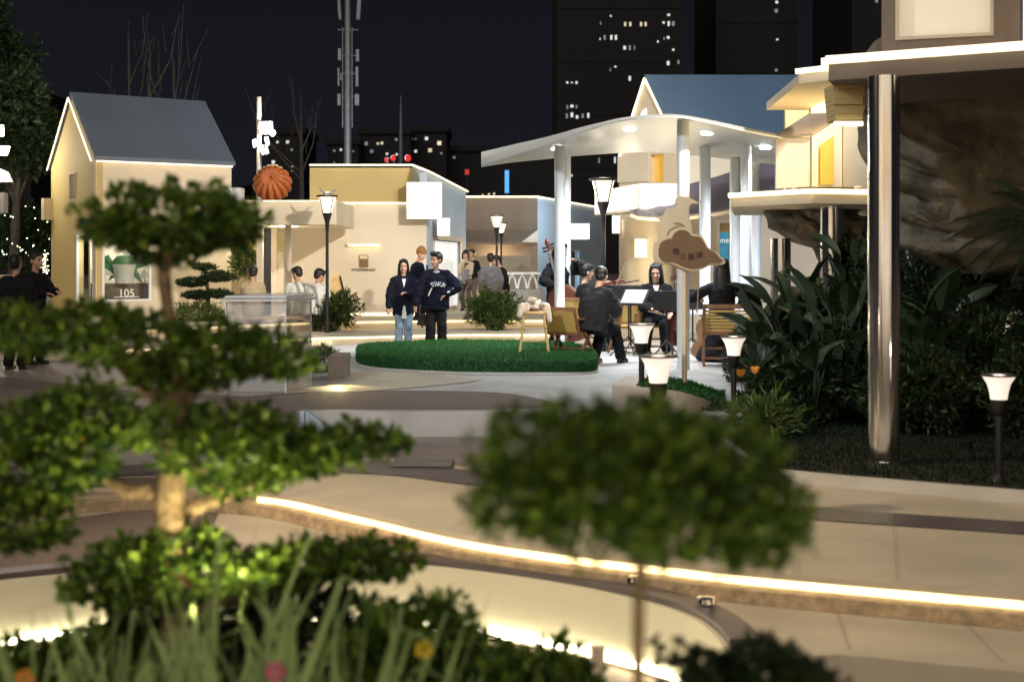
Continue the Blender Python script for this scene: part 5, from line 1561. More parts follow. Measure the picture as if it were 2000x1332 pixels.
# acrylic stand
ac = wthing('acrylic_stand', 'transparent milky acrylic stand with thick clear top slab over dark planting', 'stand', G(520, 772, 0))
dA = 16.1
xl, xm, xr = P(441, 0, dA).x, P(558, 0, dA).x, P(607, 0, 17.0).x
zt5 = P(0, 590, dA).z; zb5 = P(0, 686, dA).z
obj('front_panel', MB().box(xl, dA, .02, xm, dA + .012, zt5), M['acrylic'], ac)
obj('side_panel', MB().extr([Vector((xm + .015, dA, .02)), Vector((xr, 17.0, .02)), Vector((xr, 17.0, zt5)), Vector((xm + .015, dA, zt5))], (.0, .012, 0)), M['acrylic'], ac)
for (x, y) in ((xl, dA), (xm, dA), (xr, 17.0)):
    obj('corner_edge', MB().box(x - .008, y - .010, 0, x + .008, y + .016, zt5), M['acryledge'], ac)
for i, (z0, ex) in enumerate(((zt5 + .005, .06), (zt5 + .045, .0))):
    poly = [(xl - ex, dA - .04), (xm + .01, dA - .04), (xr + .04 + ex * .5, 16.95), (xr - .1, 17.6), (xl - ex, 17.3)]
    obj('top_slab', MB().prism(poly, z0, z0 + .028), M['acrylic'], ac)
    obj('slab_edge', MB().beam(Vector((xl - ex, dA - .045, z0 + .014)), Vector((xm + .01, dA - .045, z0 + .014)), .008, .02), M['acryledge'], ac)
    obj('slab_edge', MB().beam(Vector((xm + .012, dA - .045, z0 + .014)), Vector((xr + .04 + ex * .5, 16.94, z0 + .014)), .008, .02), M['acryledge'], ac)
obj('mid_ledge', MB().beam(Vector((xm + .03, 16.2, zb5)), Vector((xr + .05, 16.98, zb5)), .01, .02), M['acryledge'], ac)

# white pyramid-like bench tip at the edge of the square
tip = wthing('bench_tip', 'pale pointed faceted end of the low kerb in the middle ground', 'bench', G(595, 850, ZL1))
yT = G(595, 802, 0).y - .12
obj('facet', MB().extr([P(x, y, yT) for x, y in [(549, 827), (555, 815), (572, 807), (594.5, 801), (594.5, 849), (575, 845), (556, 838)]], (0, .1, 0)), M['bluegrey'], tip)
obj('facet', MB().extr([P(596.5, 801, yT - .01), P(622, 820, yT - .01), P(652, 847, yT - .01), P(596.5, 850, yT - .01)], (0, .1, 0)), M['bluegrey'], tip)

# post under the bench light
po = wthing('short_post', 'short cream post standing below the glowing bench strip', 'post', P(1167, 1420, 7.2))
obj('shaft', MB().tube([Vector((P(1167, 0, 7.2).x, 7.2, -.82)), Vector((P(1167, 0, 7.2).x, 7.2, P(0, 1262, 7.2).z))], .035, 12), M['cream'], po)

# ------------------------------------------------------------------ lamps
def path_lamp(px, pybase, z, d, pytop, label):
    x = P(px, 0, d).x; zt_ = P(0, pytop, d).z; h = zt_ - z
    o = wthing('path_lamp', label, 'lamp', (x, d, z), 'low path lamps with flared glowing heads')
    c = (x, d, z)
    obj('base', MB().lathe([(.07, 0), (.06, .02), (.03, .06)], c, 16), M['black'], o, smooth=True)
    obj('post', MB().lathe([(.028, .05), (.028, h - .30)], c, 14), M['black'], o, smooth=True)
    obj('collar', MB().lathe([(.028, h - .32), (.058, h - .28), (.062, h - .20), (.062, h - .195)], c, 18), M['black'], o, smooth=True)
    obj('shade', MB().lathe([(.062, h - .194), (.070, h - .14), (.086, h - .08), (.116, h - .03), (.124, h - .018)], c, 24), M['shade'], o, smooth=True)
    obj('cap', MB().lathe([(.135, h - .017), (.135, h - .004), (.10, h)], c, 24), M['black'], o)
    lamp('POINT', (x, d - .0, zt_ + .07), 1.0, (1, .85, .7), size=.05, parent=o)
    return o
path_lamp(1253, 757, .23, 14.2, 632, 'path lamp on the low planter in front of the seated woman')
path_lamp(1286, 0, ZL1, 9.9, 693, 'nearest path lamp with the largest head, left of the sign pole')
path_lamp(1433, 805, .0, 14.1, 656, 'path lamp in front of the wooden chair back')
path_lamp(1951, 962, -.18, 10.8, 730, 'path lamp on the dark lawn at the right edge')
path_lamp(1966, 760, -.18, 17.5, 632, 'small distant path lamp among the shrubs at the right edge')


def street_lamp(px, d, pytop, label, scale=1.0, orn=False):
    x = P(px, 0, d).x; zt_ = P(0, pytop, d).z
    o = wthing('street_lamp', label, 'street lamp', (x, d, 0), 'slim black street lamps with tapered glass heads')
    c = Vector((x, d, 0)); s = scale
    obj('pole', MB().lathe([(.07 * s, 0), (.06 * s, .1), (.038 * s, .3), (.034 * s, zt_ - .85 * s)], c, 14), M['black'], o, smooth=True)
    obj('cup', MB().lathe([(.034 * s, zt_ - .86 * s), (.05 * s, zt_ - .6 * s), (.11 * s, zt_ - .40 * s)], c, 18), M['black'], o, smooth=True)
    obj('shade', MB().lathe([(.10 * s, zt_ - .397 * s), (.19 * s, zt_ - .05 * s)], c, 24), M['shadeY'], o, smooth=True)
    for k in range(4):
        a = math.pi / 4 + k * math.pi / 2
        obj('cage_bar', MB().tube([c + Vector((math.cos(a) * .115 * s, math.sin(a) * .115 * s, zt_ - .40 * s)), c + Vector((math.cos(a) * .215 * s, math.sin(a) * .215 * s, zt_ - .03 * s))], .009 * s, 6), M['black'], o)
    obj('top_ring', MB().lathe([(.235 * s, zt_ - .045 * s), (.24 * s, zt_ - .01 * s), (.18 * s, zt_)], c, 24), M['black'], o)
    lamp('POINT', c + Vector((0, 0, zt_ + .15)), 2.5, (1, .88, .62), size=.08, parent=o)
    return o
street_lamp(639, 26.6, 381, 'street lamp in front of the cream shop, left', .85)
o = street_lamp(1178, 23.5, 348, 'tallest looking street lamp between canopy columns', .98)
street_lamp(970, 31, 420, 'street lamp before the brown shop, nearer of the overlapping pair', .68)
street_lamp(979, 34, 435, 'street lamp before the brown shop, further one of the overlapping pair', .62)
# birds above the left lamp
for i, (dx, a) in enumerate(((-8, 2.3), (9, .7))):
    b0 = P(639 + dx * .4, 378, 26.6)
    o = wthing('bird_figure', ['small pale bird figure with raised wings on the left lamp, left one', 'small pale bird figure with raised wings on the left lamp, right one'][i], 'bird ornament', b0)
    obj('wing', MB().extr([b0, b0 + Vector((math.cos(a) * .22, 0, math.sin(a) * .20)), b0 + Vector((math.cos(a) * .12, 0, .02))], (0, .02, 0)), M['grey'], o)
    obj('body', MB().ell(b0, (.05, .04, .03)), M['grey'], o, smooth=True)

# ------------------------------------------------------------------ cloud sign
sg = wthing('cloud_sign', 'cream sign with brown cloud shaped face and four dark characters on a beige pole', 'sign', G(1340, 750, zt) if False else (P(1340, 0, 14.6).x, 14.6, .2))
dS = 14.6
def arcs(pts): return smooth_curve(pts + [pts[0]], 5)[:-1]
face_px = [(1286, 490), (1290, 475), (1302, 468), (1312, 465), (1318, 455), (1330, 449), (1343, 452), (1352, 461), (1366, 463), (1374, 472), (1382, 485), (1395, 492), (1404, 502), (1411, 509), (1405, 514), (1388, 514), (1372, 521), (1352, 525), (1334, 521), (1316, 513), (1298, 512), (1288, 504)]
cx_, cy_ = 1345, 490
edge_px = [(cx_ + (x - cx_) * 1.09, cy_ + (y - cy_) * 1.13) for x, y in face_px]
edge2 = [(x - 5, y + 1.5) for x, y in edge_px]
obj('rear_board', MB().extr([P(x, y, dS + .06) for x, y in arcs(edge2)], (0, .05, 0)), M['signcream'], sg)
obj('rim', MB().extr([P(x, y, dS) for x, y in arcs(edge_px)], (0, .055, 0)), M['signcream'], sg)
obj('face', MB().extr([P(x, y, dS - .012) for x, y in arcs(face_px)], (0, .011, 0)), M['signbrown'], sg)
deer = [(1288, 470), (1286, 452), (1289, 430), (1284, 425), (1296, 421), (1302, 409), (1318, 407), (1324, 400), (1318, 396), (1320, 386), (1328, 384), (1346, 386), (1366, 396), (1370, 399), (1352, 398), (1346, 404), (1346, 425), (1352, 442), (1352, 462), (1330, 470)]
obj('backing_shape', MB().extr([P(x, y, dS + .12) for x, y in deer], (0, .05, 0)), M['signcream'], sg, bevel=.004)
obj('curl', MB().tube([P(x, y, dS + .10) for x, y in [(1303, 460), (1308, 450), (1318, 445), (1332, 443)]], .006, 6), M['signbrown'], sg)
obj('curl', MB().tube([P(x, y, dS + .10) for x, y in [(1316, 436), (1328, 437), (1338, 443)]], .005, 6), M['signbrown'], sg)
obj('pole', MB().tube([(P(1339, 0, dS).x, dS + .09, .1), (P(1339, 0, dS).x, dS + .09, P(0, 505, dS).z)], .028, 14), M['signcream'], sg, smooth=True)
for ch, px, py, sz in (('幸', 1320, 498, .084), ('止', 1334, 506, .070), ('圃', 1350, 507, .072), ('谧', 1366, 503, .074)):
    text(ch, P(px, py, dS - .014), sz, M['ink'], sg, name='character')

# ------------------------------------------------------------------ people
def remesh(name, mb, voxel, m, parent, it=2, fac=.5, **kw):
    me = bpy.data.meshes.new(name); me.from_pydata([tuple(v) for v in mb.v], [], mb.f)
    bm = bmesh.new(); bm.from_mesh(me); bmesh.ops.recalc_face_normals(bm, faces=bm.faces); bm.to_mesh(me); bm.free()
    o = bpy.data.objects.new(name, me); COL.objects.link(o)
    r = o.modifiers.new('r', 'REMESH'); r.mode = 'VOXEL'; r.voxel_size = voxel
    s = o.modifiers.new('s', 'SMOOTH'); s.factor = fac; s.iterations = it
    dg = bpy.context.evaluated_depsgraph_get(); dg.update()
    me2 = bpy.data.meshes.new_from_object(o.evaluated_get(dg))
    o.modifiers.clear(); o.data = me2; bpy.data.meshes.remove(me)
    me2.name = name
    me2.polygons.foreach_set('use_smooth', [True] * len(me2.polygons))
    me2.materials.clear(); me2.materials.append(m)
    if parent is not None: o.parent = parent
    setp(o, **kw)
    return o


def folds(o, amp=.007, seed=0.0):
    me = o.data; n = len(me.vertices)
    co = np.empty(n * 3); me.vertices.foreach_get('co', co); co = co.reshape(-1, 3)
    nr = np.array([v.normal[:] for v in me.vertices])
    d = np.array([mnoise.noise(Vector((c[0] * 7 + seed, c[1] * 7, c[2] * 15 + c[0] * 5))) + .5 * abs(mnoise.noise(Vector((c[0] * 22, c[1] * 22 + seed, c[2] * 30)))) for c in co])
    co = co + nr * (d * amp)[:, None]
    me.vertices.foreach_set('co', co.ravel()); me.update()


def ik(S, W, l1, l2, hint):
    S, W = Vector(S), Vector(W)
    d = W - S; L = d.length
    if L > (l1 + l2) * .995:
        W = S + d * ((l1 + l2) * .995 / L); d = W - S; L = d.length
    a = (l1 * l1 - l2 * l2 + L * L) / (2 * L); h = math.sqrt(max(l1 * l1 - a * a, 0))
    n = Vector(hint) - d * (Vector(hint).dot(d) / (L * L))
    n.normalize()
    return S + d * (a / L) + n * h, W


def person(label, loc, rz=0, S=1.0, sit=None, lean=0, side=0, head=(0, 0), hands=(None, None), feet=None, top='suit', bottom='suit', hair='short',
           haircol='hair', vox=.011, puff=0.0, sleeve=None, shoe='shoe', skirt=False, topk='jacket', face=True, collar=None, group=None, elbows=None, long_top=.0, hatc=None, hs=1.13):
    """local frame: faces -Y, left hand at +X; sit = seat height in metres"""
    o = thing('person', label, 'person', loc, rz, group)
    o.scale = (S, S, S)
    hz = .92 if sit is None else sit + .10
    pel = Vector((0, 0, hz))
    la, sa_ = R(lean), R(side)
    ax = Vector((math.sin(sa_), -math.sin(la), math.cos(la))).normalized()
    fw = Vector((0, -1, 0)); fw = (fw - ax * fw.dot(ax)).normalized()
    def T(t, f=0, x=0): return pel + ax * t + fw * f + Vector((x, 0, 0))
    neck = T(.53); hp, hy = R(head[0]), R(head[1])
    hd_up = (ax + Vector((0, -math.sin(hp), 0))).normalized() * .5 + Vector((0, 0, .5)) + Vector((0, -math.sin(hp) * .5, 0)); hd_up.normalize()
    hc = neck + hd_up * (.06 + .105 * hs) + fw * .02
    rot = Matrix.Rotation(hy, 3, 'Z') @ Matrix.Rotation(hp, 3, 'X')
    HP = lambda x, y, z: hc + rot @ Vector((x * hs, y * hs, z * hs))
    sh = [T(.44, 0, s * .172) for s in (-1, 1)]
    wr = []; el = []
    for i, s in enumerate((-1, 1)):
        w = hands[i]
        if w is None: w = sh[i] + Vector((s * .07, -.04, -.50))
        hint = (s * .55, .7, -.5) if elbows is None else elbows[i]
        e, w2 = ik(sh[i], w, .285, .25, hint)
        el.append(e); wr.append(w2)
    hip = [pel + Vector((s * .085, 0, -.03)) for s in (-1, 1)]
    if feet is None:
        feet = [Vector((s * .11, 0, .08)) for s in (-1, 1)] if sit is None else [Vector((s * .13, -.44, .08)) for s in (-1, 1)]
    ft = [Vector(f) for f in feet]
    kn = [ik(hip[i], ft[i], .43, .41, (0, -1, .4 if sit else 0))[0] for i in (0, 1)]
    # body
    mb = MB()
    mb.loft([(T(-.12), .13, .095, ax), (T(-.03), .155, .11, ax), (T(.08), .135, .10, ax), (T(.20), .125, .095, ax), (T(.33), .155, .11, ax), (T(.42), .165, .10, ax), (T(.48), .11, .075, ax), (T(.51), .06, .06, ax)])
    mb.tube([T(.46), neck, hc - hd_up * .04], [.062, .052, .052], 12)
    mb.ell(HP(0, .012, .03), (.074 * hs, .092 * hs, .088 * hs), 16, 12, rot); mb.ell(HP(0, -.025, -.035), (.058 * hs, .062 * hs, .078 * hs), 14, 10, rot)
    mb.ell(HP(0, -.062, -.085), (.026 * hs, .024 * hs, .024 * hs), 8, 6, rot)
    mb.ell(HP(0, -.092, -.018), (.012 * hs, .018 * hs, .024 * hs), 8, 6, rot); mb.ell(HP(0, -.10, -.03), (.016 * hs, .014 * hs, .010 * hs), 8, 6, rot)
    for s in (-1, 1):
        mb.ell(HP(s * .076, .012, -.012), (.012 * hs, .02 * hs, .032 * hs), 8, 6, rot)
        mb.ell(HP(s * .03, -.078, .025), (.022 * hs, .012 * hs, .008 * hs), 8, 6, rot)
        mb.ell(HP(s * .038, -.06, -.03), (.02 * hs, .02 * hs, .02 * hs), 8, 6, rot)
    for i, s in enumerate((-1, 1)):
        mb.caps(sh[i], el[i], .050, .038); mb.caps(el[i], wr[i], .038, .026)
        fd = (wr[i] - el[i]).normalized()
        fd = (fd + Vector((0, -.15, -.15))).normalized() if hands[i] is not None else fd
        sd = fd.cross(Vector((0, 0, 1))); sd = sd.normalized() if sd.length > .1 else Vector((0, 1, 0))
        nn = sd.cross(fd).normalized()
        palm = wr[i] + fd * .05
        mb.ell(palm, (.034, .045, .02), 10, 8, Matrix((sd, fd, nn)).transposed())
        for k in range(4):
            b0 = wr[i] + fd * .085 + sd * (k - 1.5) * .021; L = (.068, .078, .073, .058)[k]
            m1 = b0 + fd * L * .55 - nn * .008; e1 = m1 + (fd * .55 - nn * .8).normalized() * L * .55
            mb.tube([b0 - fd * .02, b0, m1, e1], [.0105, .0105, .0095, .0075], 7)
        tb0 = wr[i] + fd * .02 - sd * s * .028
        mb.tube([tb0, tb0 + fd * .035 - sd * s * .022, tb0 + fd * .065 - sd * s * .020 - nn * .014], [.014, .0115, .009], 7)
        mb.caps(hip[i], kn[i], .080, .055); mb.caps(kn[i], ft[i], .052, .034)
        mb.caps(ft[i] + Vector((0, .03, -.045)), ft[i] + Vector((0, -.13, -.05)), .030, .026)
    remesh('body', mb, vox, M['skin'], o, 2)
    if face:
        for s in (-1, 1):
            obj('eye', MB().ell(HP(s * .031, -.0845, .005), (.015 * hs, .007 * hs, .0055 * hs), 8, 6, rot), M['eye'], o, smooth=True)
            obj('eyebrow', MB().ell(HP(s * .031, -.089, .030), (.019 * hs, .006 * hs, .004 * hs), 8, 6, rot), M['hair'], o, smooth=True)
        obj('mouth', MB().ell(HP(0, -.088, -.056), (.021 * hs, .009 * hs, .0075 * hs), 10, 6, rot), M['lip'], o, smooth=True)
    # top garment
    p = puff
    mb = MB()
    hem = -.12 - long_top
    mb.loft([(T(hem), .165 + p, .125 + p, ax), (T(-.02), .17 + p, .13 + p, ax), (T(.12), .155 + p * 1.2, .122 + p, ax), (T(.30), .172 + p, .13 + p, ax), (T(.42), .178 + p * .6, .12 + p * .5, ax), (T(.485), .12, .09, ax), (T(.515), .075, .072, ax)])
    for i in (0, 1):
        mb.caps(T(.475, 0, (-.05, .05)[i]), sh[i], .058 + p * .3, .060 + p * .5)
        mb.caps(sh[i], el[i], .062 + p * .5, .054 + p * .7)
        mb.caps(el[i], wr[i].lerp(el[i], .06), .054 + p * .8, .040 + p * .5)
        # folds
        for t in (.35, .62, .85):
            q = sh[i].lerp(el[i], t); mb.ell(q, .062 + p * .75, 10, 6)
            q = el[i].lerp(wr[i], t * .9); mb.ell(q, .047 + p * .6, 10, 6)
    folds(remesh(topk, mb, .013, M[top], o, 2), .010 + puff * .12, len(label))
    if collar:
        obj('collar', MB().tube([T(.505, .03, -.07), T(.50, .085, -.03), T(.49, .10, 0), T(.50, .085, .03), T(.505, .03, .07)], .016, 6), M[collar], o, smooth=True)
    # trousers / skirt
    mb = MB()
    if skirt:
        mb.loft([(pel + Vector((0, 0, .02)), .15, .12, (0, 0, 1)), (pel + Vector((0, -.02, -.2)), .19, .16, (0, 0, 1)), (Vector((0, -.06, .12)), .34, .30, (0, 0, 1)), (Vector((0, -.06, .03)), .36, .32, (0, 0, 1))])
        if sit:
            for i in (0, 1): mb.caps(hip[i], kn[i], .12, .11); mb.caps(kn[i], Vector((kn[i].x * 1.4, kn[i].y - .05, .12)), .11, .15)
    else:
        mb.loft([(T(-.13), .145, .115, ax), (T(-.04), .165, .12, ax), (T(.06), .145, .11, ax)])
        for i in (0, 1):
            mb.caps(hip[i], kn[i], .098, .074 + p * .2); mb.caps(kn[i], ft[i] + Vector((0, .01, .03)), .072 + p * .2, .062 + p * .4)
            mb.ell(kn[i], .077, 10, 6)
    folds(remesh('skirt' if skirt else 'trousers', mb, .013, M[bottom], o, 2), .010, len(label) + 3)
    for i in (0, 1):
        mb = MB().caps(ft[i] + Vector((0, .04, -.038)), ft[i] + Vector((0, -.15, -.045)), .040, .034)
        mb.box(ft[i].x - .035, ft[i].y - .17, ft[i].z - .08, ft[i].x + .035, ft[i].y + .07, ft[i].z - .06)
        remesh('shoe', mb, .012, M[shoe], o, 1)
    # hair
    mb = MB()
    mb.ell(HP(0, .026, .045), (.086 * hs, .098 * hs, .090 * hs), 18, 12, rot)
    if hair == 'short':
        mb.ell(HP(0, -.035, .095), (.066 * hs, .05 * hs, .035 * hs), 12, 8, rot); mb.ell(HP(0, .05, -.01), (.074 * hs, .06 * hs, .065 * hs), 12, 8, rot)
    elif hair == 'spiky':
        mb.ell(HP(0, -.045, .10), (.07 * hs, .055 * hs, .04 * hs), 12, 8, rot); mb.ell(HP(0, .05, 0), (.074 * hs, .06 * hs, .065 * hs), 12, 8, rot)
        for k in range(16):
            a = k * .7; mb.tube([HP(math.cos(a) * .05, math.sin(a) * .05 + .01, .10), HP(math.cos(a) * .085, math.sin(a) * .085 - .02, .135)], [.016, .006], 6)
    elif hair in ('long', 'longback'):
        L = -.30 if hair == 'long' else -.36
        mb.loft([(HP(0, .06, .02), .088 * hs, .06, (0, 0, 1)), (HP(0, .075, -.10), .092 * hs, .052, (0, 0, 1)), (HP(0, .085, L), .085 * hs, .035, (0, 0, 1))])
        for s in (-1, 1):
            mb.tube([HP(s * .05, -.045, .10), HP(s * .080, -.035, .03), HP(s * .086, -.01, -.08), HP(s * .088, .02, -.22), HP(s * .08, .03, L)], [.022, .020, .022, .024, .012], 8)
        mb.ell(HP(.03, -.035, .10), (.05 * hs, .04 * hs, .025 * hs), 10, 8, rot); mb.ell(HP(-.03, -.035, .10), (.05 * hs, .04 * hs, .025 * hs), 10, 8, rot)
    elif hair == 'bob':
        for s in (-1, 1): mb.tube([HP(s * .05, -.05, .095), HP(s * .084, -.03, .02), HP(s * .084, 0, -.12)], [.024, .024, .018], 8)
        mb.loft([(HP(0, .05, .02), .088, .062, (0, 0, 1)), (HP(0, .07, -.13), .085, .05, (0, 0, 1))])
        mb.ell(HP(0, -.06, .075), (.062 * hs, .03 * hs, .03 * hs), 10, 8, rot)
    elif hair == 'bun':
        mb.ell(HP(0, .09, .11), (.05 * hs, .05 * hs, .05 * hs), 10, 8, rot); mb.ell(HP(0, .05, -.01), (.076 * hs, .06 * hs, .065 * hs), 12, 8, rot); mb.ell(HP(0, -.04, .095), (.066 * hs, .045 * hs, .032 * hs), 12, 8, rot)
        for k in range(10):
            a = k * .63; mb.tube([HP(0, .09, .11), HP(math.cos(a) * .07, .10 + math.sin(a) * .03, .12 + math.sin(a) * .06)], [.02, .006], 6)
    elif hair == 'cap':
        mb.ell(HP(0, .02, .06), (.094 * hs, .106 * hs, .085 * hs), 14, 10, rot); mb.ell(HP(0, .03, .10), (.07 * hs, .08 * hs, .07 * hs), 14, 10, rot)
    remesh('hair' if hair != 'cap' else 'beanie', mb, .010, M[haircol], o, 1)
    o['_'] = 0; del o['_']
    o_data[o.name] = dict(sh=sh, el=el, wr=wr, T=T, HP=HP, kn=kn, hc=hc, ft=ft)
    return o
o_data = {}


def at(px, pyfeet, z=0.0):
    g = G(px, pyfeet, z); return Vector((g.x, g.y, z))

# --- the standing couple
p = at(788, 684); p.z = 0
girl = person('young woman in open dark jacket, long black hair and pale blue jeans', p, R(8), .86, head=(6, -6), hands=(Vector((-.30, -.02, .80)), Vector((.04, -.26, 1.13))),
       top='navy', bottom='jeans', hair='long', puff=.045, long_top=.12, elbows=[(-1, .3, -.2), (1, .4, -.5)], feet=[(-.10, 0, .08), (.09, -.03, .08)], shoe='shirt')
d_ = o_data[girl.name]
obj('shirt', MB().extr([d_['T'](.47, .142, -.04), d_['T'](.47, .142, .04), d_['T'](.30, .168, .0)], (0, -.012, 0)), M['shirt'], girl)
obj('shirt_tail', MB().extr([d_['T'](-.05, .172, -.015), d_['T'](-.05, .172, .02), d_['T'](-.30, .17, .06), d_['T'](-.30, .17, -.05)], (0, -.012, 0)), M['shirt'], girl)
for s in (0, 1):
    q = MB().tube([d_['sh'][s] + Vector(((-.09, .09)[s], 0, .0)), d_['el'][s] + Vector(((-.082, .082)[s], 0, 0)), d_['wr'][s] + Vector(((-.05, .05)[s], 0, 0))], .007, 5); obj('sleeve_stripe', q, M['shirt'], girl)
bag = thing('handbag', 'small dark bag with thin strap hanging between the young couple', 'bag', p + Vector((.33, -.05, 0)))
obj('pouch', MB().extr([(-.11, 0, .42), (.12, 0, .40), (.06, 0, .60), (-.06, 0, .62)], (0, .07, 0)), M['black'], bag, bevel=.015)
obj('strap', MB().tube([(-.06, .03, .60), (-.03, .03, .95), (0, .03, 1.1), (.05, .03, .9), (.05, .03, .6)], .006, 5), M['greyc'], bag)
boy = None
p = at(852, 688)
boy = person('young man in loose navy sweatshirt with white print and black trousers', p, R(4), .925, head=(3, -48), hands=(Vector((-.36, -.03, .84)), Vector((.16, -.14, 1.03))),
       top='navy', bottom='suit', hair='spiky', puff=.07, long_top=.05, collar='shirt', elbows=[(-1, .5, -.4), (1.2, .1, -.2)], topk='sweatshirt')
d_ = o_data[boy.name]
mbp = MB(); f0 = .212
letters = [[(-.10, .30), (-.03, .35), (-.06, .26), (-.09, .33)], [(-.02, .27), (0, .35), (.02, .28)], [(.03, .27), (.04, .34), (.08, .34), (.05, .30), (.09, .26)], [(.10, .26), (.13, .34), (.14, .25), (.10, .31), (.16, .29)]]
for L_ in letters:
    obj('print_stroke', MB().tube([d_['T'](z - .02, f0 - .012 * abs(x) / .05, x) for x, z in L_], .011, 5), M['whiteink'], boy)
obj('print_stroke', MB().tube([d_['T'](.22, .208, -.08), d_['T'](.14, .205, -.12), d_['T'](.08, .20, -.14)], .013, 5), M['whiteink'], boy)
obj('sleeve_band', MB().tube([d_['el'][1].lerp(d_['wr'][1], .35) + Vector((.03, -.06, .03)), d_['el'][1].lerp(d_['wr'][1], .95) + Vector((.02, -.06, .02))], .02, 6), M['whiteink'], boy)
obj('sleeve_stripe', MB().tube([d_['sh'][1] + Vector((.0, -.03, .09)), d_['sh'][1] + Vector((.09, -.03, .04)), d_['el'][1] + Vector((.09, -.02, .05))], .009, 5), M['whiteink'], boy)
# others near the shops
person('person in a mustard beanie and dark hooded jacket standing behind the young couple', at(803, 665, .0) + Vector((0, 1.9, .15)), R(70), .91, head=(22, 10), top='navy', bottom='suit', hair='cap', haircol='beanie', vox=.014, face=False, puff=.03)
pb = Vector((P(834, 0, 30.6).x, 30.6, .3))
o = wthing('display_board', 'upright light blue display board behind the young man', 'board', pb)
obj('panel', MB().box(P(806, 0, 30.6).x, 30.6, .55, P(832, 0, 30.6).x, 30.64, P(0, 519, 30.6).z), M['skyblue'], o)
obj('post', MB().box(P(832, 0, 30.6).x, 30.58, .3, P(836, 0, 30.6).x, 30.66, P(0, 518, 30.6).z), M['black'], o)
p = Vector((P(911, 0, 34).x, 34, .3))
mo = person('woman in brown trousers carrying a small child, near the shop door', p, R(-20), .82, head=(15, 20), hands=(Vector((-.05, -.26, 1.12)), Vector((.05, -.28, 1.02))), top='beige', bottom='brownc', hair='bob', vox=.014, face=False)
ch = person('small child in a grey coat carried by the woman in brown trousers', p + Vector((-.02, -.24, .50)), R(60), .48, sit=.40, lean=5, head=(5, 10), top='greyc', bottom='brownc', hair='short', vox=.016, face=False, puff=.02, feet=[(-.10, -.18, .10), (.10, -.18, .10)])
person('man in dark jacket walking past behind the woman with the child', Vector((P(924, 0, 36).x, 36, .3)), R(-30), .84, top='suit', bottom='brownc', vox=.016, face=False, lean=6)
person('person in a mauve grey coat with back turned, beside the lamp pair', Vector((P(958, 0, 30.5).x, 30.5, .15)), R(185), .85, top='greyc', bottom='greysuit', vox=.016, face=False, puff=.05, long_top=.05, hair='short')
person('person in dark jacket leaning towards the kiosk counter', Vector((P(985, 0, 31.5).x, 31.5, .15)), R(-60), .84, lean=14, head=(25, 0), top='suit', bottom='suit', vox=.016, face=False)
# seated at the left
for i, (px, dd, rz_, lb, tp, hp_) in enumerate(((584, 27.6, 200, 'man in white shirt sitting under the pergola, left of the white shirted pair', 'shirt', (20, 35)), (612, 27.0, 165, 'man in white shirt leaning forward, right of the white shirted pair', 'shirt', (24, -35)), (493, 27.4, 185, 'person in a beige coat sitting beside the pergola post', 'beige', (10, 0)))):
    person(lb, Vector((P(px, 0, dd).x, dd, .0)), R(rz_), 1.0, sit=.46, lean=(12, 22, 6)[i], head=hp_, top=tp, bottom='greysuit', vox=.014, face=False, puff=.02, hands=(Vector((-.12, -.42, .70)), Vector((.12, -.42, .70))))
cx0 = P(535, 0, 26.6).x
tb_ = wthing('long_bench', 'low bench under the pergola seats where the white shirted men sit', 'bench', (P(570, 0, 27.2).x, 27.2, 0))
obj('seat', MB().box(P(478, 0, 27.3).x, 27.0, .38, P(630, 0, 27.3).x, 27.45, .44), M['palewood'], tb_)
for px in (482, 555, 626): obj('leg', MB().box(P(px, 0, 27.3).x - .03, 27.05, 0, P(px, 0, 27.3).x + .03, 27.4, .38), M['palewood'], tb_)
# left pair
person('man in black seen from behind at the left edge of the photo', at(30, 722), R(170), .89, head=(0, 10), top='suit', bottom='suit', vox=.014, face=False, puff=.05, hands=(Vector((-.35, .02, .9)), None))
mn = person('man in black facing right with hands raised, second from the left edge', at(68, 712), R(62), .92, head=(4, 0), top='suit', bottom='suit', vox=.012, puff=.03, hands=(Vector((-.12, -.36, 1.12)), Vector((.08, -.38, 1.15))), hair='short')
person('person in pink sitting far behind the shrubs at right', Vector((P(1934, 0, 24).x, 24, .0)), R(-30), .9, sit=.45, top='pinkc', bottom='suit', vox=.016, face=False, head=(15, 0))

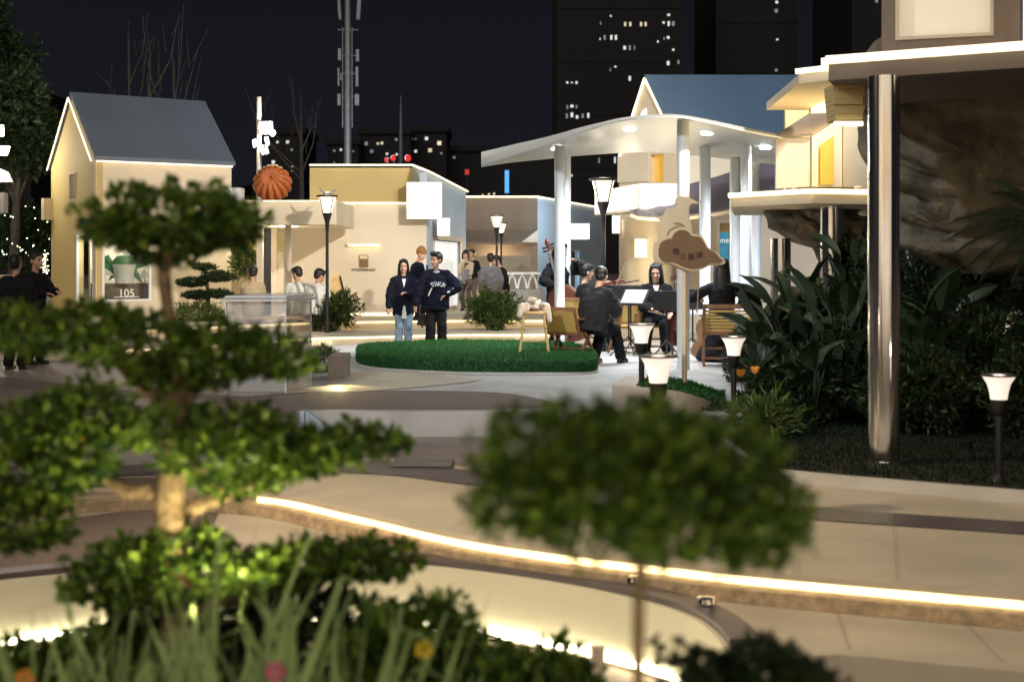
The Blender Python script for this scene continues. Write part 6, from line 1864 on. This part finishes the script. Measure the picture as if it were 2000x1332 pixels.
# --- musicians
zc = 0.0
def wchair(label, loc, rz, slats, S=1.0, h=.86, w=.52, backm='rattan'):
    o = thing('wooden_armchair', label, 'chair', loc, rz, 'wooden armchairs of the musicians'); o.scale = (S, S, S)
    wd = M['wood']
    for s in (-1, 1):
        obj('leg', MB().beam((s * w / 2, -.24, 0), (s * w / 2, .10, .46), .035, .035), wd, o)
        obj('leg', MB().beam((s * w / 2, .26, 0), (s * w / 2, -.06, .46), .035, .035), wd, o)
        obj('back_post', MB().beam((s * w / 2, .20, .40), (s * w / 2, .32, h), .04, .03), wd, o)
        obj('armrest', MB().beam((s * (w / 2 + .02), -.28, .62), (s * (w / 2 + .02), .28, .64), .05, .025), wd, o)
        obj('arm_post', MB().beam((s * w / 2, -.24, .42), (s * w / 2, -.26, .61), .03, .03), wd, o)
    obj('seat', MB().box(-w / 2 + .02, -.27, .41, w / 2 - .02, .22, .45), M['rattan'], o)
    obj('stretcher', MB().beam((-w / 2, .1, .22), (w / 2, .1, .22), .025, .03), wd, o)
    obj('stretcher', MB().beam((-w / 2, .2, .10), (w / 2, .2, .10), .03, .03), wd, o)
    obj('top_rail', MB().beam((-w / 2 - .02, .325, h), (w / 2 + .02, .325, h), .03, .055), wd, o)
    obj('lower_rail', MB().beam((-w / 2, .245, h - .34), (w / 2, .245, h - .34), .025, .04), wd, o)
    if slats:
        for k in range(7):
            t = (k + .5) / 7; z = h - .32 + .28 * t; y = .245 + .08 * t
            obj('slat', MB().box(-w / 2 + .02, y - .006, z - .014, w / 2 - .02, y + .006, z + .014), M[backm], o)
    else:
        obj('back_panel', MB().extr([(-w / 2 + .02, .25, h - .32), (w / 2 - .02, .25, h - .32), (w / 2 - .02, .32, h - .03), (-w / 2 + .02, .32, h - .03)], (0, .012, 0)), M[backm], o)
    return o


p1 = at(1163, 712)
wchair('wooden armchair with yellow rattan back beside the stool, seat of the man seen from behind', at(1120, 710), R(140), False, 1.04, h=.77)
man = person('man in charcoal suit seated on the turf side with his back turned', p1 + Vector((-.03, 0, 0)), R(146), 1.02, sit=.47, lean=14, head=(18, 18), top='greysuit', bottom='suit', hair='short', vox=.010, puff=.05,
             hands=(Vector((-.12, -.46, .78)), Vector((.16, -.40, .72))), feet=[(-.16, -.50, .08), (.15, -.30, .08)])
p2 = at(1152, 700) + Vector((0, 2.0, 0))
wchair('wooden armchair of the violinist with pinned up hair', p2 + Vector((0, .05, 0)), R(160), False)
vi = person('violinist with pinned up curly hair sitting behind the man in the charcoal suit', p2, R(110), 1.02, sit=.47, lean=2, head=(8, 0), top='suit', bottom='suit', hair='bun', vox=.011,
            hands=(Vector((-.32, -.42, 1.12)), Vector((.22, -.48, 1.10))), face=False)
p3 = at(1281, 692)
fw_chair = wchair('brown wooden chair under the seated woman facing the viewer', p3 + Vector((-.02, .12, 0)), R(0), False, 1.05, h=.80)
wo = person('woman with long black hair in black seated facing the viewer, looking down', p3 + Vector((0, 0, 0)), R(-4), 1.04, sit=.47, lean=4, head=(20, -10), top='suit', bottom='suit', hair='long', vox=.0085,
            hands=(Vector((-.06, -.30, .72)), Vector((.20, -.36, .66))), feet=[(-.16, -.28, .08), (.14, -.36, .08)], puff=.035)
d_ = o_data[wo.name]
obj('neckline', MB().extr([d_['T'](.505, .075, -.05), d_['T'](.505, .075, .05), d_['T'](.43, .150, .025), d_['T'](.40, .155, .0), d_['T'](.43, .150, -.025)], (0, -.006, 0)), M['skin'], wo)
obj('earring', MB().tube([d_['HP'](.078, -.01, -.05), d_['HP'](.080, -.012, -.11)], .004, 5), M['signlit'], wo)
obj('folded_notes', MB().box(-.02, 0, 0, .22, .16, .012), M['paper'], None)
nt_ = bpy.data.objects[[o.name for o in bpy.data.objects if o.name.startswith('folded_notes')][-1]]
nt_.location = p3 + Vector((-.02, -.50, .80)); nt_.rotation_euler = (R(12), R(-8), R(-10)); setp(nt_, 'white folded notes in the hand of the seated woman', 'paper')
p4 = at(1414, 706)
wchair('wooden armchair with horizontal yellow slats, back towards the viewer', at(1420, 713), R(174), True, 1.12, h=.76, w=.60)
ba = person('woman with long straight hair in black blazer, back turned, on the slatted chair', p4 + Vector((-.03, -.0, 0)), R(176), 1.08, sit=.47, lean=-2, head=(0, 0), top='suit', bottom='suit', hair='longback', vox=.011, puff=.012,
            hands=(Vector((-.28, -.30, .80)), Vector((.30, -.26, .86))), skirt=True, face=False, elbows=[(-1, .6, -.4), (1, .5, -.4)])
p5 = at(1088, 688)
bp_ = person('double bass player in a long black coat standing half hidden by the canopy column', p5 + Vector((.05, .9, 0)), R(40), 1.02, head=(12, 10), top='suit', bottom='suit', hair='long', vox=.012, puff=.045, long_top=.45, face=False,
             hands=(Vector((-.30, -.25, 1.05)), Vector((.10, -.30, 1.45))))


def string_body(mb, L, W, th):
    """body outline in XZ plane with depth along Y, bottom at z=0"""
    half = [(0, 0), (.30, .01), (.47, .08), (.50, .20), (.44, .32), (.33, .40), (.30, .50), (.35, .60), (.41, .70), (.40, .82), (.28, .94), (.08, 1.0)]
    half = smooth_curve(half, 3)
    out = [(x * W, z * L) for x, z in half] + [(-x * W, z * L) for x, z in half[::-1] if x > 0]
    return mb.extr([(x, -th / 2, z) for x, z in out], (0, th, 0))


def fiddle(name, label, cat, loc, rot, L, W, th, neckL, m='redwood'):
    o = thing(name, label, cat, loc); o.rotation_euler = rot
    obj('sound_box', string_body(MB(), L, W, th), M[m], o, bevel=th * .12)
    obj('neck', MB().tube([(0, -th * .6, L * .98), (0, -th * .6, L + neckL)], [W * .055, W * .04], 8), M['wood'], o)
    obj('fingerboard', MB().beam((0, -th * .6 - W * .05, L * .72), (0, -th * .6 - W * .05, L + neckL * .92), W * .10, W * .03, (0, 1, 0)), M['black'], o)
    sc = Vector((0, -th * .6, L + neckL)); r = W * .085; 'scroll'
    obj('scroll', MB().tube([sc, sc + Vector((0, 0, r * 2.4)), sc + Vector((0, -r * 1.2, r * 3.6)), sc + Vector((0, -r * 2.2, r * 2.8)), sc + Vector((0, -r * 1.7, r * 1.8)), sc + Vector((0, -r * .9, r * 2.4))], [r * .6, r * .55, r * .5, r * .5, r * .45, r * .4], 8), M[m], o, smooth=True)
    for k, s in enumerate((-1, 1, -1, 1)):
        obj('peg', MB().tube([sc + Vector((0, 0, r * (.2 + k * .55))), sc + Vector((s * r * 2.3, 0, r * (.3 + k * .55)))], [r * .2, r * .35], 6), M['black'], o)
    obj('tailpiece', MB().extr([(-W * .05, -th / 2 - .012, L * .06), (W * .05, -th / 2 - .012, L * .06), (W * .09, -th / 2 - .012, L * .32), (-W * .09, -th / 2 - .012, L * .32)], (0, .01, 0)), M['black'], o)
    obj('bridge', MB().box(-W * .1, -th / 2 - W * .07, L * .40, W * .1, -th / 2, L * .415), M['palewood'], o)
    for k in range(4):
        x = (k - 1.5) * W * .025
        obj('string', MB().tube([(x, -th / 2 - .012, L * .3), (x, -th / 2 - W * .08, L * .41), (x * .6, -th * .6 - W * .07, L + neckL)], W * .004, 4), M['grey'], o)
    return o


fiddle('double_bass', 'red brown double bass leaning behind the canopy column, its scroll at upper left', 'double bass', P(1120, 668, 23.9), (R(-4), R(-15), R(-18)), 1.0, .60, .20, .58)
fiddle('cello', 'red brown cello standing beside the knee of the woman facing the viewer', 'cello', P(1318, 676, 22.6), (R(-6), R(1), R(10)), .66, .40, .12, .38)
fiddle('second_cello', 'dark cello held by the woman in the black blazer', 'cello', P(1372, 700, 21.4), (R(8), R(-4), R(150)), .62, .36, .12, .36, 'wood')
vb = thing('violin', 'dark violin held under the chin of the violinist with pinned up hair', 'violin', P(1180, 556, 22.6)); vb.rotation_euler = (R(80), 0, R(70))
obj('sound_box', string_body(MB(), .34, .20, .05), M['redwood'], vb, bevel=.006)
obj('neck', MB().tube([(0, -.03, .33), (0, -.03, .58)], [.012, .01], 6), M['black'], vb)
def bow(label, a, b):
    o = wthing('bow', label, 'bow', a)
    obj('stick', MB().tube([a, b], .006, 6), M['wood'], o)
    obj('hair_ribbon', MB().beam(a + Vector((.006, 0, -.02)), b + Vector((.006, 0, -.012)), .004, .008), M['paper'], o)
    obj('frog', MB().beam(a, a + (b - a) * .06, .014, .03), M['black'], o)
bow('violin bow pointing up to the right above the heads', P(1193, 583, 22.4), P(1222, 507, 22.2))
bow('cello bow resting across the lap of the woman facing the viewer', P(1264, 606, 22.4), P(1300, 614, 22.2))
bow('cello bow held upright by the woman in the black blazer', P(1361, 610, 20.9), P(1364, 548, 20.8))


def stand(label, px, pyfeet, deskpy, w, h, rz, tilt=60, paper=True, z=0.0):
    b = at(px, pyfeet, z); zd = P(0, deskpy, b.y).z
    o = thing('music_stand', label, 'music stand', b, rz, 'black music stands of the quartet')
    obj('pole', MB().tube([(0, 0, .25), (0, 0, zd)], .013, 8), M['black'], o)
    for k in range(3):
        a = k * 2.094 + .5
        obj('leg', MB().tube([(0, 0, .32), (math.cos(a) * .30, math.sin(a) * .30, .01)], .010, 6), M['black'], o)
        obj('strut', MB().tube([(0, 0, .14), (math.cos(a) * .15, math.sin(a) * .15, .16)], .006, 5), M['black'], o)
    t = R(tilt)
    u = Vector((0, math.cos(t), math.sin(t))); c = Vector((0, 0, zd))
    n = Vector((0, -math.sin(t), math.cos(t)))
    obj('desk', MB().obox(c + u * h / 2, (w / 2, 0, 0), u * h / 2, n * .006), M['black'], o)
    obj('lip', MB().obox(c + n * .02, (w / 2, 0, 0), n * .025, u * .004), M['black'], o)
    if paper:
        obj('sheet_music', MB().obox(c + u * h * .52 + n * .010, (w * .42, 0, 0), u * h * .44, n * .002), M['paper'], o)
    return o
stand('black music stand hiding the right arm of the woman facing the viewer', 1302, 706, 606, .40, .30, R(175), 72, False)
stand('black music stand with open score before the violinist', 1232, 708, 596, .44, .30, R(-35), 48, True)
stand('second black music stand with raised desk left of the woman facing the viewer', 1228, 696, 584, .48, .28, R(160), 50, True)
stand('black music stand behind the sign pole facing the woman in the blazer', 1353, 700, 604, .34, .32, R(10), 70, False)
# big folding case / pale yellow chair back behind the stands
yc = wchair('small chair with pale yellow back behind the music stands', at(1228, 690), R(200), False, 1.0, h=.84)
# stool with coat
so = thing('bar_stool', 'tall pale wooden stool with a crumpled coat on it, on the turf island', 'stool', G(1043, 690, .19) , 0)
sl_ = so.location.copy()
for a in range(4):
    x, y = ((-.17, -.15), (.17, -.15), (.17, .15), (-.17, .15))[a]
    obj('leg', MB().tube([(x * 1.2, y * 1.2, 0), (x * .8, y * .8, .56)], .017, 8), M['palewood'], so)
for z in (.18, .38):
    obj('rung', MB().tube([(-.19, -.165, z), (.19, -.165, z)], .010, 6), M['palewood'], so); obj('rung', MB().tube([(-.19, .165, z), (.19, .165, z)], .010, 6), M['palewood'], so)
obj('seat', MB().lathe([(.20, .55), (.21, .57), (.20, .60)], (0, 0, 0), 20), M['palewood'], so)
ct = thing('crumpled_coat', 'crumpled pale coat heaped on the bar stool', 'coat', sl_ + Vector((0, 0, .60)))
mb = MB(); rd = random.Random(2)
for k in range(26):
    a = rd.uniform(0, 6.28); r = rd.uniform(0, .17)
    mb.ell((math.cos(a) * r * 1.1, math.sin(a) * r, rd.uniform(.01, .16) * (1.2 - r * 4)), (rd.uniform(.04, .09), rd.uniform(.03, .06), rd.uniform(.025, .05)), 8, 6, Matrix.Rotation(rd.uniform(0, 3), 3, 'Z') @ Matrix.Rotation(rd.uniform(-.6, .6), 3, 'X'))
mb.caps((.17, -.05, .06), (.22, -.08, -.13), .06, .04); mb.caps((-.16, -.05, .06), (-.20, -.10, -.06), .06, .05)
remesh('cloth_heap', mb, .012, M['cloth'], ct, 1)
tbw = wthing('low_white_table', 'low white table among the musicians behind the sign pole', 'table', at(1362, 682))
obj('tabletop', MB().box(P(1340, 0, 23.6).x, 23.4, .62, P(1400, 0, 23.6).x, 23.9, .66), M['white'], tbw)
for px in (1343, 1397): obj('leg', MB().box(P(px, 0, 23.6).x - .02, 23.45, 0, P(px, 0, 23.6).x + .02, 23.85, .62), M['white'], tbw)

# ------------------------------------------------------------------ right hand planting
def leaf_shape(L, W, curl=.25, n=7, notch=0.0):
    mb = MB()
    for i in range(n):
        t = i / (n - 1)
        w = W * math.sin(math.pi * min(1, t * .96 + .02)) ** .7 * (1 if t < .9 else .6)
        y = t * L; z = -curl * L * t * t + .05 * L * math.sin(t * 3)
        mb.v += [(-w / 2, y, z + w * .22), (0, y, z), (w / 2, y, z + w * .22)]
    for i in range(n - 1):
        for j in (0, 1): mb.f.append((i * 3 + j, i * 3 + j + 1, i * 3 + j + 4, i * 3 + j + 3))
    return mb
BL = {}
def leaf_data(kind):
    if kind not in BL:
        L, W, c = {'paddle': (.62, .20, .18), 'arrow': (.46, .30, .35), 'long': (.75, .085, .35)}[kind]
        t = obj('leaf', leaf_shape(L, W, c), M['bigleaf'], smooth=True)
        BL[kind] = t.data; bpy.data.objects.remove(t)
    return BL[kind]


def big_plant(label, px, pyb, d, h, n, kind, seed, S=1.0, z0=-.18, group='large leaved dark plants in the right bed', tilt=(15, 60)):
    rd = random.Random(seed)
    b = Vector((P(px, 0, d).x, d, z0))
    o = thing('large_leaved_plant', label, 'plant', b, 0, group)
    for k in range(n):
        az = k * 2.4 + rd.uniform(-.4, .4); hh = h * rd.uniform(.45, 1); out = rd.uniform(.05, .22) * h
        tip = Vector((math.cos(az) * out, math.sin(az) * out, hh))
        lf = bpy.data.objects.new('leaf', leaf_data(kind)); COL.objects.link(lf); lf.parent = o
        lf.location = tip; s = S * rd.uniform(.75, 1.2); lf.scale = (s, s, s)
        lf.rotation_euler = (R(rd.uniform(90 - tilt[1], 90 - tilt[0])), R(rd.uniform(-30, 30)), az - math.pi / 2)
        obj('leaf_stalk', MB().tube([(0, 0, 0), tip * .5 + Vector((0, 0, hh * .08)), tip], [.013, .010, .007], 5), M['bigleaf'], o)
    return o
sp = [(1490, 16.6, 1.0, 12, 'paddle', 'beside the short steel column, tall paddle leaves'), (1560, 16.0, 1.25, 12, 'paddle', 'between the short and the thick steel columns, highest leaves'),
      (1610, 15.4, 1.1, 11, 'paddle', 'below the column under the yellow house'), (1655, 15.0, 1.2, 12, 'paddle', 'just left of the thick steel column'),
      (1480, 15.6, .8, 10, 'arrow', 'low arrow leaves by the clipped ball'), (1790, 14.2, 1.1, 11, 'paddle', 'just right of the thick steel column'),
      (1835, 14.6, 1.3, 12, 'paddle', 'tall, right of the thick steel column'), (1895, 14.8, 1.2, 12, 'arrow', 'in the dark middle of the right bed'),
      (1960, 15.2, 1.15, 11, 'arrow', 'beside the right edge lamp'), (1585, 14.2, .7, 9, 'arrow', 'low, in front of the paddle leaves'),
      (1575, 18.9, 1.3, 12, 'paddle', 'behind the short steel column, reaching the rock'), (1665, 17.6, 1.75, 13, 'paddle', 'tallest, reaching up to the hanging rock')]
for i, (px, d, h, n, k, w) in enumerate(sp):
    big_plant('dark large leaved plant ' + w, px, 0, d, h, n, k, 50 + i, 1.0 if k == 'paddle' else .8)
for i, (px, py, rx, rz, d, lb) in enumerate(((1560, 770, 110, 60, 14.6, 'dense dark shrub left of the thick column, front row'), (1660, 730, 90, 90, 15.2, 'dense dark shrub behind the thick column'),
      (1800, 760, 110, 80, 13.8, 'dense dark shrub right of the thick column, front row'), (1900, 700, 110, 90, 14.4, 'dense dark shrub mass right of centre of the bed'),
      (1600, 640, 80, 80, 17.2, 'tall dark shrub under the yellow house terrace'), (1850, 560, 110, 95, 16.6, 'tall dark shrub before the rock wall'),
      (1730, 640, 80, 150, 17.8, 'tall narrow dark shrub behind the thick column'), (1945, 620, 80, 70, 17.8, 'dark shrub by the small distant lamp'), (2010, 780, 90, 100, 13.5, 'dark shrub at the right edge'),
      (1480, 690, 50, 55, 18.0, 'dark shrub behind the orange flowers'), (1690, 540, 70, 80, 18.5, 'dark shrub under the hanging rock, highest'), (1990, 540, 60, 60, 18.6, 'dark shrub under the rock at the right edge'))):
    bush(lb, px, py, rx, rz, d, .085, .035, 'leafdark', 5200, group='dark shrubs of the right bed', bark='darkbark', lump=.25, name='shrub')
bush('variegated low plant with pale edged narrow leaves at the front corner of the right bed', 1500, 822, 52, 44, 13.6, .13, .022, 'leafmid', 900, bark='darkbark', name='variegated_plant')
bush('low dark planting along the lawn left of the thick column', 1400, 800, 60, 16, 14.4, .05, .02, 'leafdark', 1600, bark='darkbark', name='ground_cover_plant')
of_ = wthing('orange_flower_plant', 'plant with two orange flower heads at the corner of the right bed', 'flower', P(1455, 790, 14.3))
for (px, py) in ((1447, 733), (1475, 727)):
    c = P(px, py, 14.2); b = P(1462, 800, 14.3)
    obj('stem', MB().tube([b, b.lerp(c, .6) + Vector((-.02, 0, 0)), c], [.008, .006, .005], 6), M['bigleaf'], of_)
    for k in range(6):
        a = k * 1.05
        obj('petal', MB().ell(c + Vector((math.cos(a) * .022, math.sin(a) * .02, .022)), (.02, .012, .042), 8, 6, Matrix.Rotation(math.cos(a) * .5, 3, 'Y')), M['orange'], of_, smooth=True)
# palm fronds at right
pf_ = wthing('palm', 'dark palm fronds drooping in front of the rock at the right edge', 'palm', P(2060, 560, 11.5))
rd = random.Random(6)
crown = P(2050, 440, 11.5)
obj('trunk', MB().tube([Vector((crown.x, 11.5, -.2)), crown], [.09, .07], 10), M['darkbark'], pf_, smooth=True)
for k in range(9):
    a = math.pi + (k - 4) * .28; L = rd.uniform(.55, .85)
    e = crown + Vector((math.cos(a) * L, rd.uniform(-.4, .4), math.sin(a) * L * .6 - .05))
    md = (crown + e) / 2 + Vector((0, 0, .14))
    mb = MB().tube([crown, md, e], [.006, .004, .002], 5)
    for j in range(46):
        t = j / 45
        q = crown * (1 - t) ** 2 + md * 2 * t * (1 - t) + e * t * t
        dr = (e - crown).normalized()
        for s in (-1, 1):
            n_ = Vector((-dr.z, 0, dr.x)) * s
            tip = q + dr * .14 + n_ * .10 * (1 - t * .6) + Vector((0, 0, -.05))
            mb.add([q, q + dr * .014, tip], [(0, 1, 2)])
    obj('frond', mb, M['palm'], pf_)
# things seen through the shrubs at right
gk = wthing('garden_kiosk', 'low grey kiosk with pale frame half hidden behind the shrubs at the right edge', 'kiosk', P(1970, 620, 26))
obj('wall', MB().box(P(1938, 0, 26).x, 26, 0, P(2100, 0, 26).x, 26.1, P(0, 516, 26).z), M['greysuit'], gk)
obj('frame', MB().box(P(1950, 0, 25.9).x, 25.9, P(0, 518, 26).z, P(1990, 0, 26).x, 25.98, P(0, 513, 26).z), M['cream'], gk)
obj('post', MB().box(P(1966, 0, 25.9).x, 25.88, P(0, 585, 26).z, P(1969, 0, 26).x, 25.95, P(0, 520, 26).z), M['white'], gk)
obj('counter', MB().box(P(1950, 0, 25.5).x, 25.2, 0, P(2100, 0, 26).x, 25.7, P(0, 618, 25.5).z), M['bluegrey'], gk)
lp = wthing('lit_tree_panel', 'bright panel with yellow green leaves glimpsed through the shrubs', 'screen', P(1925, 560, 28))
obj('panel', MB().box(P(1905, 0, 28).x, 28, P(0, 530, 28).z, P(1945, 0, 28).x, 28.05, P(0, 492, 28).z), M['skyblue'], lp)
obj('post', MB().box(P(1924, 0, 28).x, 28.06, -.1, P(1926, 0, 28).x, 28.1, P(0, 492, 28).z), M['black'], lp)
p_, q_ = cloud_points(tuple(P(1930, 520, 27.8)), (.28, .1, .16), 260, flat_bottom=False)
leaf_mesh('foliage', p_, q_, .07, .03, M['leafmid'], lp)
lamp('POINT', P(1925, 505, 27.3), 12, (1, 1, .8), size=.1, parent=lp)
